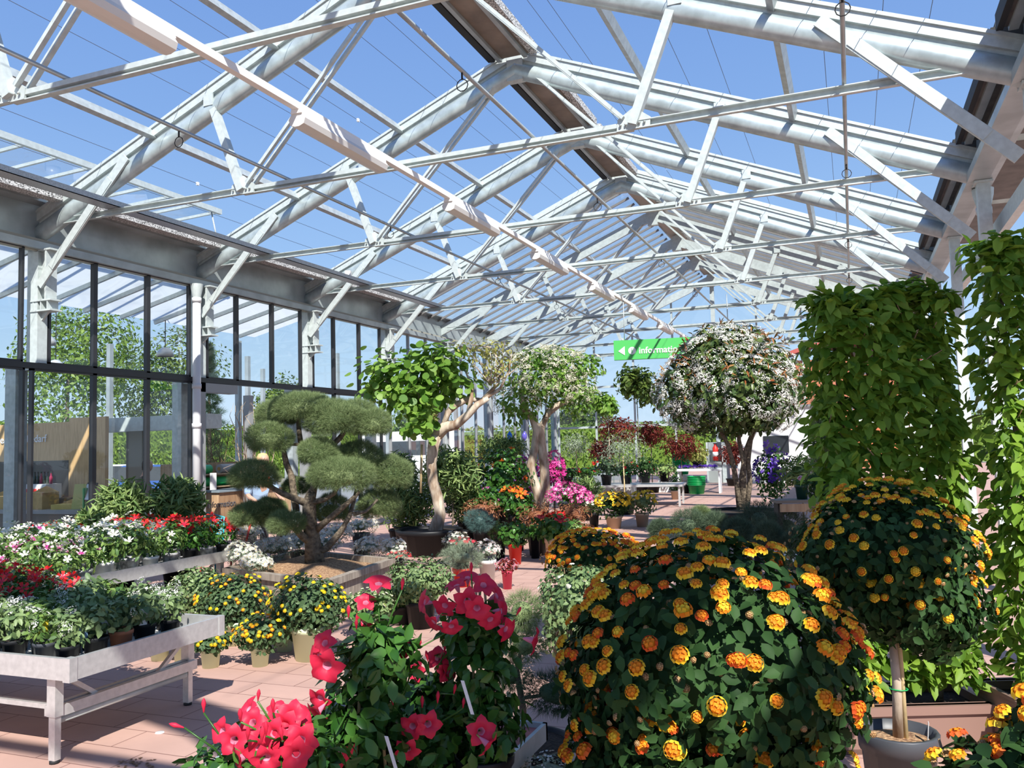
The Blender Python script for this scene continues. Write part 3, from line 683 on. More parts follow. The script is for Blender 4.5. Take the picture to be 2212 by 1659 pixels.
for k in range(7):
    r = empty('bottle', (-17.21 + k * .1, 13.8, 1.27), 0, 'dark bottle standing on the drinks machine', 'bottle', 'bottles on the drinks machine')
    MB().lathe([(.001, 0), (.035, 0), (.035, .15), (.014, .19), (.014, .24)], 10).build('glass_body', mat('dark_bottle', (.03, .05, .04), .2) if k % 3 else mat('ruby_bottle', (.3, .03, .08), .2), r); MB().lathe([(.016, .235), (.016, .27), (.001, .27)], 8).build('cap', BLACK, r)
tag(MB().box(-18.4, -14.3, 12.5, 13.05, .72, .80).build('shop_counter', mat('counter_top', (.30, .30, .30), .4)), 'grey counter top behind the second glass pane', 'counter')
tag(MB().box(-18.3, -14.4, 12.55, 13.0, 0, .72).build('counter_cabinet', mat('cabinet_front', (.17, .13, .10), .5)), 'dark drawer cabinet under the grey counter top', 'cabinet')
KRAFT = mat('kraft_card', (.50, .33, .12), .7, var=.1)
for k, (x, y, w, h, lb) in enumerate(((-15.75, 12.8, .34, .34, 'open brown carton on the grey shop counter'), (-16.9, 12.8, .4, .26, 'brown carton at the left of the grey shop counter'), (-14.9, 12.85, .3, .10, 'shallow yellow box on the grey shop counter'))):
    r = empty('carton', (x, y, .80), .15 * k, lb, 'box', 'cartons on the shop counter')
    MB().box(-w, w, -.2, .2, 0, h).build('carton_body', KRAFT if k < 2 else mat('yellow_card', (.62, .47, .12), .6), r); MB().prism([(-w, h), (0, h + .12), (w, h)], 'y', .16, .2).build('flap', KRAFT, r)
r = empty('display_screen', (-14.35, 12.8, .80), -.35, 'tilted white display screen behind the third glass pane', 'screen')
MB().bar((0, 0, 0), (0, .06, .18), .05, .03).build('stand', BLACK, r); MB().bar((0, -.06, .16), (0, .08, .52), .46, .03).build('bezel', BLACK, r); MB().bar((0, -.082, .19), (0, .052, .49), .40, .012).build('screen_face', mat('pale_screen', (.6, .63, .68), .3), r)
r = empty('flyer_stand', (-14.55, 12.7, .80), .2, 'green and yellow leaflet stand beside the display screen', 'leaflet stand')
MB().bar((0, 0, 0), (0, .1, .5), .26, .02).build('board', mat('yellow_green', (.42, .42, .10), .5), r); MB().box(.13, .16, -.02, .1, 0, .42).build('edge', GREENP, r)
# portal canopy and door leaf
tag(MB().box(-16.9, -13.5, 15.2, 15.7, 2.42, 2.75).build('door_canopy', STEELW), 'grey metal canopy box over the shop entrance behind the glass', 'canopy')
r = empty('sliding_door_leaf', (-15.9, 15.6, 0), 0, 'grey sliding door leaf under the canopy behind the glass', 'door leaf')
MB().box(-.3, .3, -.03, .03, 0, 2.42).build('leaf', mat('grey_panel', (.33, .36, .35), .4), r); MB().box(-.34, -.3, -.05, .05, 0, 2.45).build('frame_edge', BLACKF, r)
for k, (x, y) in enumerate(((-17.0, 20.5), (-19.5, 24.0), (-16.5, 25.0), (-20.5, 19.0), (-22, 28), (-18, 31), (-15.8, 33))):
    r = empty('shop_post', (x, y, 0), 0, f'slim grey post of the shop far behind the left glass wall', 'post', 'posts behind the left glass wall'); MB().box(-.07, .07, -.07, .07, 0, 5.2).build('shaft', STEELD, r); MB().box(-.1, .1, -.1, .1, 0, .03).build('foot_plate', STEELD, r)
for k, (u, v, d) in enumerate(((357, 770, 22), (120, 795, 24), (100, 745, 20))):
    p = at_d(u, v, d); r = empty('dome_lamp', tuple(p), 0, f'grey dome pendant lamp behind the glass, {["right of the other two","lowest of three","nearest the left column"][k]}', 'pendant lamp', 'dome lamps')
    MB().lathe([(.02, .24), (.10, .22), (.20, .12), (.22, 0), (.20, 0)], 18).build('shade', mat('lamp_grey', (.6, .6, .6), .3, .3), r); MB().tube([(0, 0, .24), (0, 0, 1.6)], .012, 6).build('cord', BLACK, r)
# neighbouring roof seen through the upper panes
r = empty('inner_roof', (0, 0, 0), 0, 'white slatted inner roof slope seen through the upper left panes', 'inner roof')
b = MB(); b.add([(-13.9, 6, 6.0), (-13.9, 21, 6.0), (-16.8, 21, 5.35), (-16.8, 6, 5.35)], [(0, 1, 2, 3)]); b.build('slope', leafmat('white_screen', (.86, .86, .84), (.88, .88, .86), .65, .7), r)
b = MB()
for k in range(14): b.bar((-13.9, 6 + k * 1.1, 5.95), (-16.8, 6 + k * 1.1, 5.3), .06, .10)
b.build('roof_bar', STEELW, r)

# doorway counter with green rolls
r = empty('service_counter', (-13.9, 17.0, 0), 0, 'light oak service counter in the doorway with dark lettering', 'counter')
MB().box(-.35, .35, -1.35, 1.35, 0, .95).build('body', OAKL, r); MB().box(-.40, .42, -1.4, 1.4, .95, .99).build('worktop', mat('blue_grey_top', (.22, .27, .30), .4), r)
MB().box(.35, .37, -1.35, -.55, 0, .95).build('side_board', plank_mat('oak_dark', (.30, .17, .09), (.40, .25, .14), (5, 5, .5), 4), r)
text('Information', .20, mat('dark_letter', (.10, .10, .11), .5), r, (.38, -1.75, .62), (PI / 2, 0, PI / 2))
r = empty('roll_shelf', (-14.6, 16.6, 0), 0, 'oak roll shelf behind the service counter', 'shelf')
MB().box(-.3, .3, -1.3, 1.3, 0, .06).build('base', OAKL, r)
for y in (-1.3, 1.3): MB().box(-.3, .3, y - .03, y + .03, 0, 1.62).build('side', OAKL, r)
for z in (1.06, 1.36): MB().box(-.3, .3, -1.3, 1.3, z - .03, z).build('shelf_board', OAKL, r)
MB().box(-.3, -.27, -1.3, 1.3, .0, 1.62).build('back_board', OAKL, r)
for k, (y, z, m, lb) in enumerate(((-.55, 1.36, GREENP, 'green roll of felt at the top of the roll shelf'), (-.6, 1.06, GREENP, 'green roll of felt on the lower shelf, left one'), (.25, 1.06, GREENP, 'green roll of felt on the lower shelf, right one'), (.55, 1.36, mat('grey_fleece', (.45, .46, .46), .6), 'grey roll of fleece at the top of the roll shelf'))):
    ro = empty('fabric_roll', (-14.5, 16.6 + y, z), 0, lb, 'roll', 'rolls on the roll shelf')
    MB().tube([(0, -.38, .11), (0, .38, .11)], .11, 14).build('fabric', m, ro); MB().tube([(0, -.40, .11), (0, .40, .11)], .04, 10).build('core', KRAFT, ro)
tag(MB().box(-13.12, -13.06, 14.88, 15.02, 1.05, 1.42).build('card_reader', LABELW), 'small white terminal box on the doorway frame', 'terminal')
# chairs
def chair(loc, rz, m, seatm, lb):
    r = empty('garden_chair', loc, rz, lb, 'chair', 'chairs by the service counter')
    MB().box(-.22, .22, -.22, .22, .42, .45).build('seat', seatm, r); b = MB()
    for k in range(9): b.bar((-.2 + k * .05, .22, .48), (-.2 + k * .05, .32, .92), .012, .006)
    for k in range(14): b.bar((-.2, .225 + k * .0072, .5 + k * .031), (.2, .225 + k * .0072, .5 + k * .031), .01, .012)
    b.build('backrest', seatm, r)
    b = MB(); b.tube([(-.23, .2, .43), (-.23, .33, .92), (0, .36, .98), (.23, .33, .92), (.23, .2, .43)], .014, 8); b.build('back_frame', m, r)
    for x in (-.22, .22):
        for y in (-.2, .22): MB().tube([(x, y, 0), (x, y, .43)], .013, 8).build('leg', m, r)
CANE = mat('woven_cane', (.50, .33, .19), .7, var=.2, scale=40)
p = at_d(478, 1120, 11.6); chair((p[0], p[1], 0), -.5, mat('red_tube', (.65, .05, .03), .4), CANE, 'red tubular chair with woven cane back by the service counter')
p = at_d(437, 1130, 12.0); chair((p[0], p[1], 0), .5, mat('teal_tube', (.02, .40, .48), .4), mat('teal_seat', (.03, .36, .45), .5), 'teal tubular chair left of the red chair')

# ================================================================== OUTSIDE
def hedge_box(name, x0, x1, y0, y1, z1, n, lm, lb, size=.22, cat='hedge'):
    fm = FM(); g = np.random.default_rng(n); V = []; Nn = []
    for k in range(n):
        a = g.random(); p = np.array([x0 + (x1 - x0) * g.random(), y0 + (y1 - y0) * g.random(), z1 * g.random()])
        areas = [(x1 - x0) * z1, (y1 - y0) * z1, (x1 - x0) * (y1 - y0)]; q = g.choice(3, p=np.array(areas) / sum(areas))
        nn = np.zeros(3); j = (g.random() - .5) * .25
        if q == 0: p[1] = y0 + j; nn[1] = -1
        elif q == 1: p[0] = x1 + j; nn[0] = 1
        else: p[2] = z1 + j; nn[2] = 1
        V.append(p); Nn.append(nn)
    P, Nn = np.array(V), np.array(Nn); c = np.array([(x0 + x1) / 2, (y0 + y1) / 2, 0])
    leaves(fm, P - c, Nn, LEAF, size, seed=n, rnd=.9)
    o = fm.build(name, lm, None, tuple(c)); tag(o, lb, cat)
    MB().box(x0 - c[0] + .2, x1 - c[0] - .2, y0 - c[1] + .2, y1 - c[1] - .2, 0, z1 - .2).build('inner_twigs', lm, o)
    return o
hedge_box('clipped_hedge', -41, -39, 20, 75, 3.6, 9000, L_HEDGE, 'long clipped green hedge far beyond the left glass wall', .24)
hedge_box('clipped_hedge', -30, 9, 62, 64, 3.2, 6000, L_HEDGE, 'clipped hedge across the far end of the hall', .26)
def round_tree(x, y, z, r, n, lm, lb, size=.35, cat='tree', sq=1.1, seed=0, name='broadleaf_tree', tpl=LEAF, trunk=.18):
    ro = empty(name, (x, y, 0), 0, lb, cat)
    fm = FM()
    for k in range(5):
        g = random.Random(seed * 9 + k); c = (g.uniform(-.45, .45) * r, g.uniform(-.45, .45) * r, z + g.uniform(-.4, .45) * r * sq)
        P, N = blob(c, (r * .62, r * .62, r * .62 * sq), n // 5, .55, .18, seed * 5 + k); leaves(fm, P, N, tpl, size, seed=k, rnd=.9)
    fm.build('crown', lm, ro)
    MB().tube([(0, 0, 0), (.05, 0, z * .5), (0, .05, z)], [trunk, trunk * .8, trunk * .4], 8).build('trunk', BARK, ro)
    return ro
for k, (x, y, z, r, lm, lb) in enumerate((
    (-48, 31, 6.2, 4.6, L_TREE, 'round green tree beyond the hedge, nearest the left edge'),
    (-48, 41, 8.2, 5.2, L_HEDGE, 'yellow-green tree beyond the hedge behind the second pane'),
    (-49, 52, 7.0, 4.4, L_TREE, 'broad tree beyond the hedge behind the rain pipe'),
    (-47, 62, 4.6, 3.6, L_TREE, 'low bushy tree beyond the hedge behind the doorway'),
    (-35, 66, 4.0, 3.0, L_HEDGE, 'bushy tree at the far end of the left hedge'),
    (-22, 70, 4.2, 3.2, L_TREE, 'bushy tree behind the far hedge, left one'),
    (-11, 71, 4.0, 3.0, L_HEDGE, 'bushy tree behind the far hedge, middle one'),
    (-2, 70, 4.2, 3.2, L_TREE, 'bushy tree behind the far hedge, right one'))):
    round_tree(x, y, z, r, 5200, lm, lb, .36, seed=k + 1, tpl=DIA)
def conifer(x, y, h, r, n, lb, lm=L_PIND, name='conifer', size=.3, tiers=12):
    ro = empty(name, (x, y, 0), 0, lb, 'conifer'); fm = FM(); g = np.random.default_rng(n)
    z = g.random(n) ** .8; a = g.random(n) * 6.283; rr = r * (1 - z) * (.65 + .35 * np.sin(z * tiers * 6.28)) * (.4 + .6 * g.random(n))
    P = np.stack([rr * np.cos(a), rr * np.sin(a), .3 + z * (h - .3)], 1); N = nrm(np.stack([np.cos(a), np.sin(a), .3 + 0 * a], 1))
    tufts(fm, P, N, TUFT, size, n); fm.build('foliage', lm, ro); MB().tube([(0, 0, 0), (0, 0, h)], [.15, .02], 7).build('trunk', BARK, ro); return ro
p = at_d(452, 830, 40); conifer(p[0], p[1], 7.0, 1.5, 3000, 'dark spruce beyond the panes right of the rain pipe')
for k, (u, h) in enumerate(((1765, 3.0), (1780, 3.3), (1798, 3.1))):
    p = at_d(u, 900, 27 + k); conifer(p[0], p[1], h, .45, 900, f'slim upright conifer before the red wooden house, {["left","middle","right"][k]} of three', L_HEDGE if k else L_PIND, 'column_conifer', .22, 4)
# bare branches near the doorway
def bare_shrub(u, d, h, n, lb, seed=1, m=TWIG, w=.9):
    p = at_d(u, 900, d); ro = empty('bare_shrub', (p[0], p[1], 0), 0, lb, 'shrub'); g = random.Random(seed); b = MB()
    for k in range(n):
        a = g.uniform(0, 6.28); q = [Vector((0, 0, 0))]
        for s in range(5): q.append(q[-1] + Vector((math.cos(a) * .08 * w + g.uniform(-.09, .09), math.sin(a) * .08 * w + g.uniform(-.09, .09), h / 5)))
        b.tube(q, [.022, .018, .014, .01, .006, .003], 5)
        for s in (2, 3, 4): b.tube([q[s], q[s] + Vector((g.uniform(-.3, .3), g.uniform(-.3, .3), .35)), q[s] + Vector((g.uniform(-.45, .45), g.uniform(-.4, .4), .65))], [.009, .006, .002], 4)
    b.build('branches', m, ro); return ro
bare_shrub(545, 19, 2.9, 10, 'bare beige branching shrub between doorway and cloud pine', 3, mat('pale_twig', (.50, .38, .26), .8))
bare_shrub(470, 24, 2.6, 9, 'dark bare shrub outside the open doorway', 5)
# parked car and buildings
def car(loc, rz, m, lb):
    r = empty('parked_car', loc, rz, lb, 'car', 'parked cars')
    b = MB(); b.prism([(-2.1, .35), (2.1, .35), (2.15, .75), (1.25, .92), (-1.75, .95), (-2.1, .85)], 'y', -.85, .85); b.build('body', m, r)
    b = MB(); b.prism([(-1.7, .93), (1.2, .91), (.55, 1.42), (-1.2, 1.45)], 'y', -.74, .74); b.build('cabin', mat('car_glass', (.05, .06, .07), .1), r)
    b = MB(); b.prism([(-1.25, 1.44), (.6, 1.41), (.5, 1.47), (-1.15, 1.5)], 'y', -.72, .72); b.build('roof_panel', m, r)
    for x in (-1.35, 1.35):
        for y in (-.8, .8): MB().tube([(x, y - .1, .32), (x, y + .1, .32)], .32, 16).build('wheel', BLACK, r)
p = at_d(352, 1010, 31); car((p[0], p[1], 0), .5, mat('blue_paint', (.03, .10, .35), .3), 'blue parked car beyond the hedge-side glass, behind the third pane')
p = at_d(300, 1000, 35); car((p[0], p[1], 0), .7, mat('white_paint', (.8, .8, .8), .3), 'white parked car left of the blue car')
p = at_d(892, 950, 44); r = empty('delivery_van', (p[0], p[1], 0), .2, 'white delivery van parked beyond the far left glass', 'van')
MB().box(-2.5, 2.5, -1, 1, .5, 2.7).build('body', mat('white_paint', (.8, .8, .8)), r)
for x in (-1.6, 1.6): MB().tube([(x, -1.02, .4), (x, 1.02, .4)], .4, 14).build('wheel', BLACK, r)
MB().box(-2.2, 2.2, -1.03, -1, 1.5, 2.2).build('side_window', mat('car_glass', (.05, .06, .07)), r)
p = at_d(1712, 960, 34); r = empty('white_building', (p[0], p[1] + 2.4, 0), 0, 'white rendered building beyond the right glass side', 'building')
MB().box(-2.3, 1.6, -1.5, 1.5, 0, 3.1).build('wall', mat('white_render', (.82, .82, .81), .8), r); MB().box(-1.2, -.2, -1.54, -1.5, 1.25, 1.95).build('window_pane', mat('dark_window', (.03, .035, .04), .2), r); MB().tube([(.75, -1.6, 0), (.75, -1.6, 1.6), (1.5, -1.6, 1.6)], .05, 6).build('rail', BLACK, r); MB().box(-2.4, 1.7, -1.6, 1.6, 3.1, 3.2).build('roof_edge', GREYF, r)
p = at_d(1790, 800, 50); r = empty('red_house', (p[0], p[1] + 2, 0), .25, 'red-brown wooden house beyond the right side of the hall', 'building')
RW = plank_mat('red_planks', (.30, .07, .03), (.52, .17, .06), (5, 5, .4), 3)
MB().box(-4.1, 4.2, -2, 2, 0, 6.4).build('wall', RW, r); b = MB(); b.prism([(-4.5, 6.3), (0, 7.9), (4.5, 6.3), (4.5, 6.1), (0, 7.6), (-4.5, 6.1)], 'y', -2.8, 2.4); b.build('roof', mat('red_tile', (.42, .08, .06), .7, var=.2, scale=20), r); MB().box(-4.2, 4.3, -2.3, -2, 2.6, 2.9).build('balcony', STEELW, r)

# ================================================================== PEOPLE
SKIN = mat('skin', (.58, .34, .24), .55)
def person(loc, rz, J, shirtm, hairm, trousm, lb, hairlen=.1):
    r = empty('person', loc, rz, lb, 'person')
    names = list(J); me = bpy.data.meshes.new('body'); E = [('pelvis', 'chest'), ('chest', 'neck'), ('neck', 'head'), ('chest', 'shL'), ('shL', 'elL'), ('elL', 'haL'), ('chest', 'shR'), ('shR', 'elR'), ('elR', 'haR'), ('pelvis', 'hiL'), ('hiL', 'knL'), ('knL', 'anL'), ('anL', 'toL'), ('pelvis', 'hiR'), ('hiR', 'knR'), ('knR', 'anR'), ('anR', 'toR')]
    RAD = {'pelvis': .145, 'chest': .15, 'neck': .055, 'head': .085, 'sh': .062, 'el': .042, 'ha': .03, 'hi': .085, 'kn': .058, 'an': .042, 'to': .035}
    ed = []; vv = [J[k] for k in names]; rd = [RAD.get(k, RAD.get(k[:2])) for k in names]
    for a, c in E: ed.append((names.index(a), names.index(c)))
    for sd in 'LR':                                           # five fingers on each hand
        h = Vector(J['ha' + sd]); d = (h - Vector(J['el' + sd])).normalized(); s_ = d.cross(Vector((0, 0, 1))).normalized(); hi = names.index('ha' + sd)
        vv.append(tuple(h + d * .06)); rd.append(.03); pm = len(vv) - 1; ed.append((hi, pm))
        for f in range(5):
            o = (f - 1.5) * .02 if f < 4 else -.05; ln = (.075, .085, .08, .06, .05)[f]
            st = h + d * (.07 if f < 4 else .02) + s_ * o
            vv.append(tuple(st)); rd.append(.0095); ed.append((pm if f < 4 else hi, len(vv) - 1))
            vv.append(tuple(st + d * ln * .55 - Vector((0, 0, .012)))); rd.append(.009); ed.append((len(vv) - 2, len(vv) - 1))
            vv.append(tuple(st + d * ln * .95 - Vector((0, 0, .035)))); rd.append(.008); ed.append((len(vv) - 2, len(vv) - 1))
    me.from_pydata(vv, ed, []); o = link('body', me, r); me.materials.append(SKIN)
    md = o.modifiers.new('skin', 'SKIN'); o.modifiers.new('sub', 'SUBSURF').render_levels = 1
    for i in range(len(vv)):
        sv = me.skin_vertices[0].data[i]; sv.radius = (rd[i], rd[i]); sv.use_root = (names[i] == 'pelvis') if i < len(names) else False
    hd = Vector(J['head']); nk = Vector(J['neck']); ax = (hd - nk).normalized()
    b = MB(); b.lathe([(.001, -.13), (.05, -.12), (.078, -.06), (.088, 0), (.085, .06), (.06, .11), (.001, .125)], 14, 0, tuple(hd + ax * .02), 1, 1.12)
    b.lathe([(.001, .03), (.016, 0), (.001, -.02)], 6, 0, tuple(hd + Vector((0, -.1, .0)))); h_ = b.build('face', SKIN, o)
    b = MB()
    for x in (-.032, .032): b.lathe([(.001, .01), (.011, 0), (.001, -.01)], 8, 0, tuple(hd + Vector((x, -.088, .03))))
    b.build('eyes', BLACK, o)
    MB().box(hd.x - .025, hd.x + .025, hd.y - .098, hd.y - .085, hd.z - .052, hd.z - .045).build('mouth', mat('lip', (.45, .15, .12)), o)
    b = MB(); b.lathe([(.10, -hairlen), (.108, 0), (.10, .07), (.07, .125), (.001, .145)], 14, 0, tuple(hd + Vector((0, .025, .03))), 1, 1.05); b.build('hair', hairm, r)
    def cloth(nm, chain, rr, m):
        me = bpy.data.meshes.new(nm); ks = []
        for a, c in chain:
            for q in (a, c):
                if q not in ks: ks.append(q)
        me.from_pydata([J[k] for k in ks], [(ks.index(a), ks.index(c)) for a, c in chain], []); q = link(nm, me, r); me.materials.append(m)
        q.modifiers.new('skin', 'SKIN'); q.modifiers.new('sub', 'SUBSURF').render_levels = 1
        for i, k in enumerate(ks): me.skin_vertices[0].data[i].radius = (rr.get(k, rr.get(k[:2])),) * 2; me.skin_vertices[0].data[i].use_root = i == 0
    cloth('shirt', [('pelvis', 'chest'), ('chest', 'shL'), ('shL', 'elL'), ('chest', 'shR'), ('shR', 'elR')], {'pelvis': .17, 'chest': .175, 'sh': .085, 'el': .062}, shirtm)
    cloth('trousers', [('pelvis', 'hiL'), ('hiL', 'knL'), ('knL', 'anL'), ('pelvis', 'hiR'), ('hiR', 'knR'), ('knR', 'anR')], {'pelvis': .165, 'hi': .105, 'kn': .085, 'an': .075}, trousm)
    return r
def pose(bend=0.0, sit=False, reach=.3):
    pz = .95 if not sit else .55; cz = pz + .42 * math.cos(bend); cy = -.42 * math.sin(bend)
    nz = cz + .16 * math.cos(bend); ny = cy - .16 * math.sin(bend)
    J = {'pelvis': (0, 0, pz), 'chest': (0, cy, cz), 'neck': (0, ny, nz), 'head': (0, ny - .06 - .1 * math.sin(bend), nz + .17),
         'shL': (.19, cy, cz + .06), 'elL': (.25, cy - .12, cz - .2), 'haL': (.2, cy - .12 - reach, cz - .28), 'shR': (-.19, cy, cz + .06), 'elR': (-.25, cy - .1, cz - .22), 'haR': (-.16, cy - .1 - reach, cz - .34)}
    for s, x in (('L', .1), ('R', -.1)):
        if sit: J.update({'hi' + s: (x, -.05, pz - .05), 'kn' + s: (x, -.46, pz - .08), 'an' + s: (x, -.44, .08), 'to' + s: (x, -.6, .035)})
        else: J.update({'hi' + s: (x, 0, pz - .08), 'kn' + s: (x, -.04, .5), 'an' + s: (x, 0, .08), 'to' + s: (x, -.17, .035)})
    return J
p = at_d(556, 1010, 14.6)
pr_ = person((p[0], p[1], 0), 1.0, pose(.35), mat('light_blue_cotton', (.35, .48, .66), .8), mat('blond_hair', (.60, .42, .20), .8), mat('dark_trousers', (.03, .03, .035), .8), 'blond person in light blue shirt with red strap leaning forward behind the cloud pine')
b = MB(); b.tube([(.12, .13, 1.02), (.14, .06, 1.28), (.12, -.12, 1.46), (.11, -.3, 1.36)], .022, 6); b.build('shoulder_strap', POTR, pr_)
for k, (u, v, d, hm, sm, lb, rz) in enumerate(((303, 1010, 19.5, (.03, .025, .02), (.04, .045, .04), 'dark-haired seated person in dark jacket behind the glass', 2.2), (377, 1005, 22, (.02, .018, .015), (.55, .03, .04), 'dark-haired seated person in red top behind the glass', 1.0))):
    p = at_d(u, v, d); person((p[0], p[1], p[2] - 1.28 if p[2] > 1.28 else 0), rz, pose(.15, True), mat(f'top_{k}', sm, .8), mat(f'hair_{k}', hm, .7), mat('dark_trousers', (.03, .03, .035)), lb)
    q = empty('bench_seat', (p[0], p[1], 0), rz, f'dark bench seat under the {"dark-jacketed" if k == 0 else "red-topped"} person', 'bench'); MB().box(-.5, .5, -.2, .25, .36, .42).build('seat', BLACK, q)
    for x in (-.45, .45): MB().box(x - .03, x + .03, -.15, .2, 0, .36).build('leg', BLACK, q)

# ================================================================== INFORMATION SIGN
p0 = at_d(1326, 757, 23.5); p1 = at_d(1600, 737, 22.9)
r = empty('information_sign', tuple(p0), math.atan2(p1[1] - p0[1], p1[0] - p0[0]), 'green hanging sign with white arrow, info symbol and white lettering', 'sign')
MB().box(0, 3.4, -.0, .16, -.27, .27).build('sign_body', mat('sign_green', (.07, .46, .10), .45), r)
MB().prism([(.12, -.03), (.30, .10), (.30, -.15)], 'y', -.012, 0).build('arrow', LABELW, r)
b = MB(); b.add([(.50 + .105 * math.cos(k * PI / 12), -.008, -.03 + .105 * math.sin(k * PI / 12)) for k in range(24)], [tuple(range(24))]); b.build('info_disc', LABELW, r)
text('i', .21, mat('sign_green', (.07, .46, .10)), r, (.473, -.012, -.10), (PI / 2, 0, 0))
text('information', .25, LABELW, r, (.68, -.008, -.115), (PI / 2, 0, 0), off=.004)
b = MB()
for x in (.3, 3.1): b.tube([(x, .08, .27), (x, .08, 1.4)], .012, 6)
b.build('hanger', STEEL, r)

# ================================================================== PLANTS : nearest ones
def GP(u, v, d):                       # ground point under a sight line at depth d
    p = at_d(u, v, d); return (float(p[0]), float(p[1]), 0.0)
HEADY, HEADO, HEADR = tpl_mesh('flower_head', HEAD, [F_YEL, F_ORA]), tpl_mesh('flower_head', HEAD, [F_ORA, F_YEL]), tpl_mesh('flower_head', HEAD, [F_ROR, F_ORA])
HEADYY0 = tpl_mesh('flower_head', HEAD, [F_YEL, F_YEL])
HM, HT, HMA = [HEADY, HEADY, HEADO, HEADR], [HEAD] * 4, [[F_YEL, F_ORA], [F_YEL, F_ORA], [F_ORA, F_YEL], [F_ROR, F_ORA]]
def twigs(root, base, blobs, n, m=TWIG, seed=0, r=.006, b=None):
    g = random.Random(seed); b = b or MB()
    for k in range(n):
        c, rr = blobs[k % len(blobs)]; t = Vector((c[0] + g.uniform(-.7, .7) * rr[0], c[1] + g.uniform(-.7, .7) * rr[1], c[2] + g.uniform(-.5, .8) * rr[2]))
        q = Vector(base) * .5 + t * .5 + Vector((g.uniform(-.05, .05), g.uniform(-.05, .05), 0)); b.tube([base, q, t], [r * 1.6, r * 1.2, r * .6], 5)
    return b.build('stem', m, root)
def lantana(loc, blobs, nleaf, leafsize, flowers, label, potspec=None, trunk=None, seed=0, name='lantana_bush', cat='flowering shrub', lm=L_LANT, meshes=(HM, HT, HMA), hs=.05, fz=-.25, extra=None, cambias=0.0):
    r = empty(name, loc, 0, label, cat); fm = FM(); FP = []; FN = []
    tot = sum(rr[0] * rr[2] for c, rr in blobs)
    for k, (c, rr) in enumerate(blobs):
        n = int(nleaf * rr[0] * rr[2] / tot); P, N = blob(c, rr, n, .68, .09, seed + k); leaves(fm, P, N, LEAFW, leafsize, seed=seed + k, up=.25, rnd=.75, outw=.45, dn=.55)
        fm.ell(c, [q * .66 for q in rr])
        nf = int(flowers * rr[0] * rr[2] / tot); P, N = blob(c, rr, nf * 3, .98, .09, seed + k, zmin=fz)
        g = np.random.default_rng(seed + k + 40); keep = g.random(len(P)) < (.25 + .75 * np.clip((N[:, 2] + .1) / .8, 0, 1)); P, N = P[keep][:nf], N[keep][:nf]
        FP.append(P + N * .02); FN.append(nrm(N + np.array([0, 0, .35])))
    fm.build('foliage', lm, r)
    P, N = np.concatenate(FP), np.concatenate(FN); g = np.random.default_rng(seed)
    heads(r, P, N, hs * (.7 + .5 * g.random(len(P))), *meshes)
    b = FM(); Q, NN = blob(blobs[0][0], blobs[0][1], flowers // 2, .98, .09, seed + 90, zmin=-.3); tufts(b, Q, NN, HEAD, hs * .42, seed); b.build('bud_cluster', [F_BUD, F_BUD], r)
    if potspec: pot(r, potspec[0], potspec[1], potspec[2])
    if trunk: trunk(r)
    else: twigs(r, (0, 0, potspec[1] * .85 if potspec else 0), blobs, 14, seed=seed)
    return r
# big lantana ball
d = 3.3; L0 = GP(1525, 1400, d)
def wz(v, d): return float(at_d(1106, v, d)[2])
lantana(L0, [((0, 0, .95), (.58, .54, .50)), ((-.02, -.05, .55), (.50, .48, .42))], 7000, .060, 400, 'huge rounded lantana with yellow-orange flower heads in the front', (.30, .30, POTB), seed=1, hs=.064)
# lantana standard
S0 = GP(1932, 1450, 4.0)
def strunk(r):
    MB().tube([(0, 0, .40), (.012, 0, .7), (-.008, .01, 1.1)], [.027, .025, .022], 10).build('trunk', BARKP, r)
    MB().tube([(.035, -.01, .38), (.03, -.01, .8), (.02, 0, 1.15)], .011, 8).build('cane', STAKE, r)
    MB().tube([(.04 * math.cos(k * PI / 5) + .015, .03 * math.sin(k * PI / 5), .66) for k in range(11)], .003, 5).build('tie', GREENP, r)
    MB().bar((.12, -.04, .42), (.13, -.04, .53), .03, .002).build('plant_label', LABELW, r)
r = lantana(S0, [((-.02, 0, 1.30), (.40, .38, .30)), ((.06, .02, 1.10), (.34, .34, .22)), ((.16, 0, 1.02), (.20, .22, .20))], 4600, .054, 320, 'yellow lantana standard with bare pale trunk in a round charcoal pot', None, strunk, seed=20, name='lantana_standard', cat='standard tree', hs=.048, meshes=([HEADY, HEADY, HEADYY0, HEADO], HT, [[F_YEL, F_ORA], [F_YEL, F_ORA], [F_YEL, F_YEL], [F_ORA, F_YEL]]))
pot(r, .17, .47, POTG, soil=MULCH)
# corner lantana
K0 = GP(2185, 1640, 2.1)
lantana(K0, [((.02, 0, .88), (.28, .26, .20)), ((.13, .03, 1.03), (.17, .15, .17))], 1300, .062, 60, 'lantana cropped by the lower right corner with large orange heads', (.2, .45, POTB), seed=30, hs=.066)
# orange lantana behind the big ball
p = GP(1280, 1170, 8.0); lantana(p, [((0, 0, .74), (.43, .38, .30))], 1700, .055, 200, 'sunlit orange and yellow lantana behind the huge one', (.2, .45, POTB), seed=40, hs=.06)
# white lantana
HW = tpl_mesh('flower_head', HEAD, [F_WHI, F_CRE]); HCR = tpl_mesh('flower_head', HEAD, [F_CRE, F_GRN])
p = GP(1255, 1320, 6.6); lantana(p, [((0, 0, .60), (.37, .34, .32)), ((.02, 0, .40), (.33, .30, .26))], 2800, .05, 60, 'white-flowered lantana at the left edge of the huge one', (.2, .3, POTB), seed=50, lm=L_LANTG, meshes=([HW, HCR], [HEAD] * 2, [[F_WHI, F_CRE], [F_CRE, F_GRN]]), hs=.036)

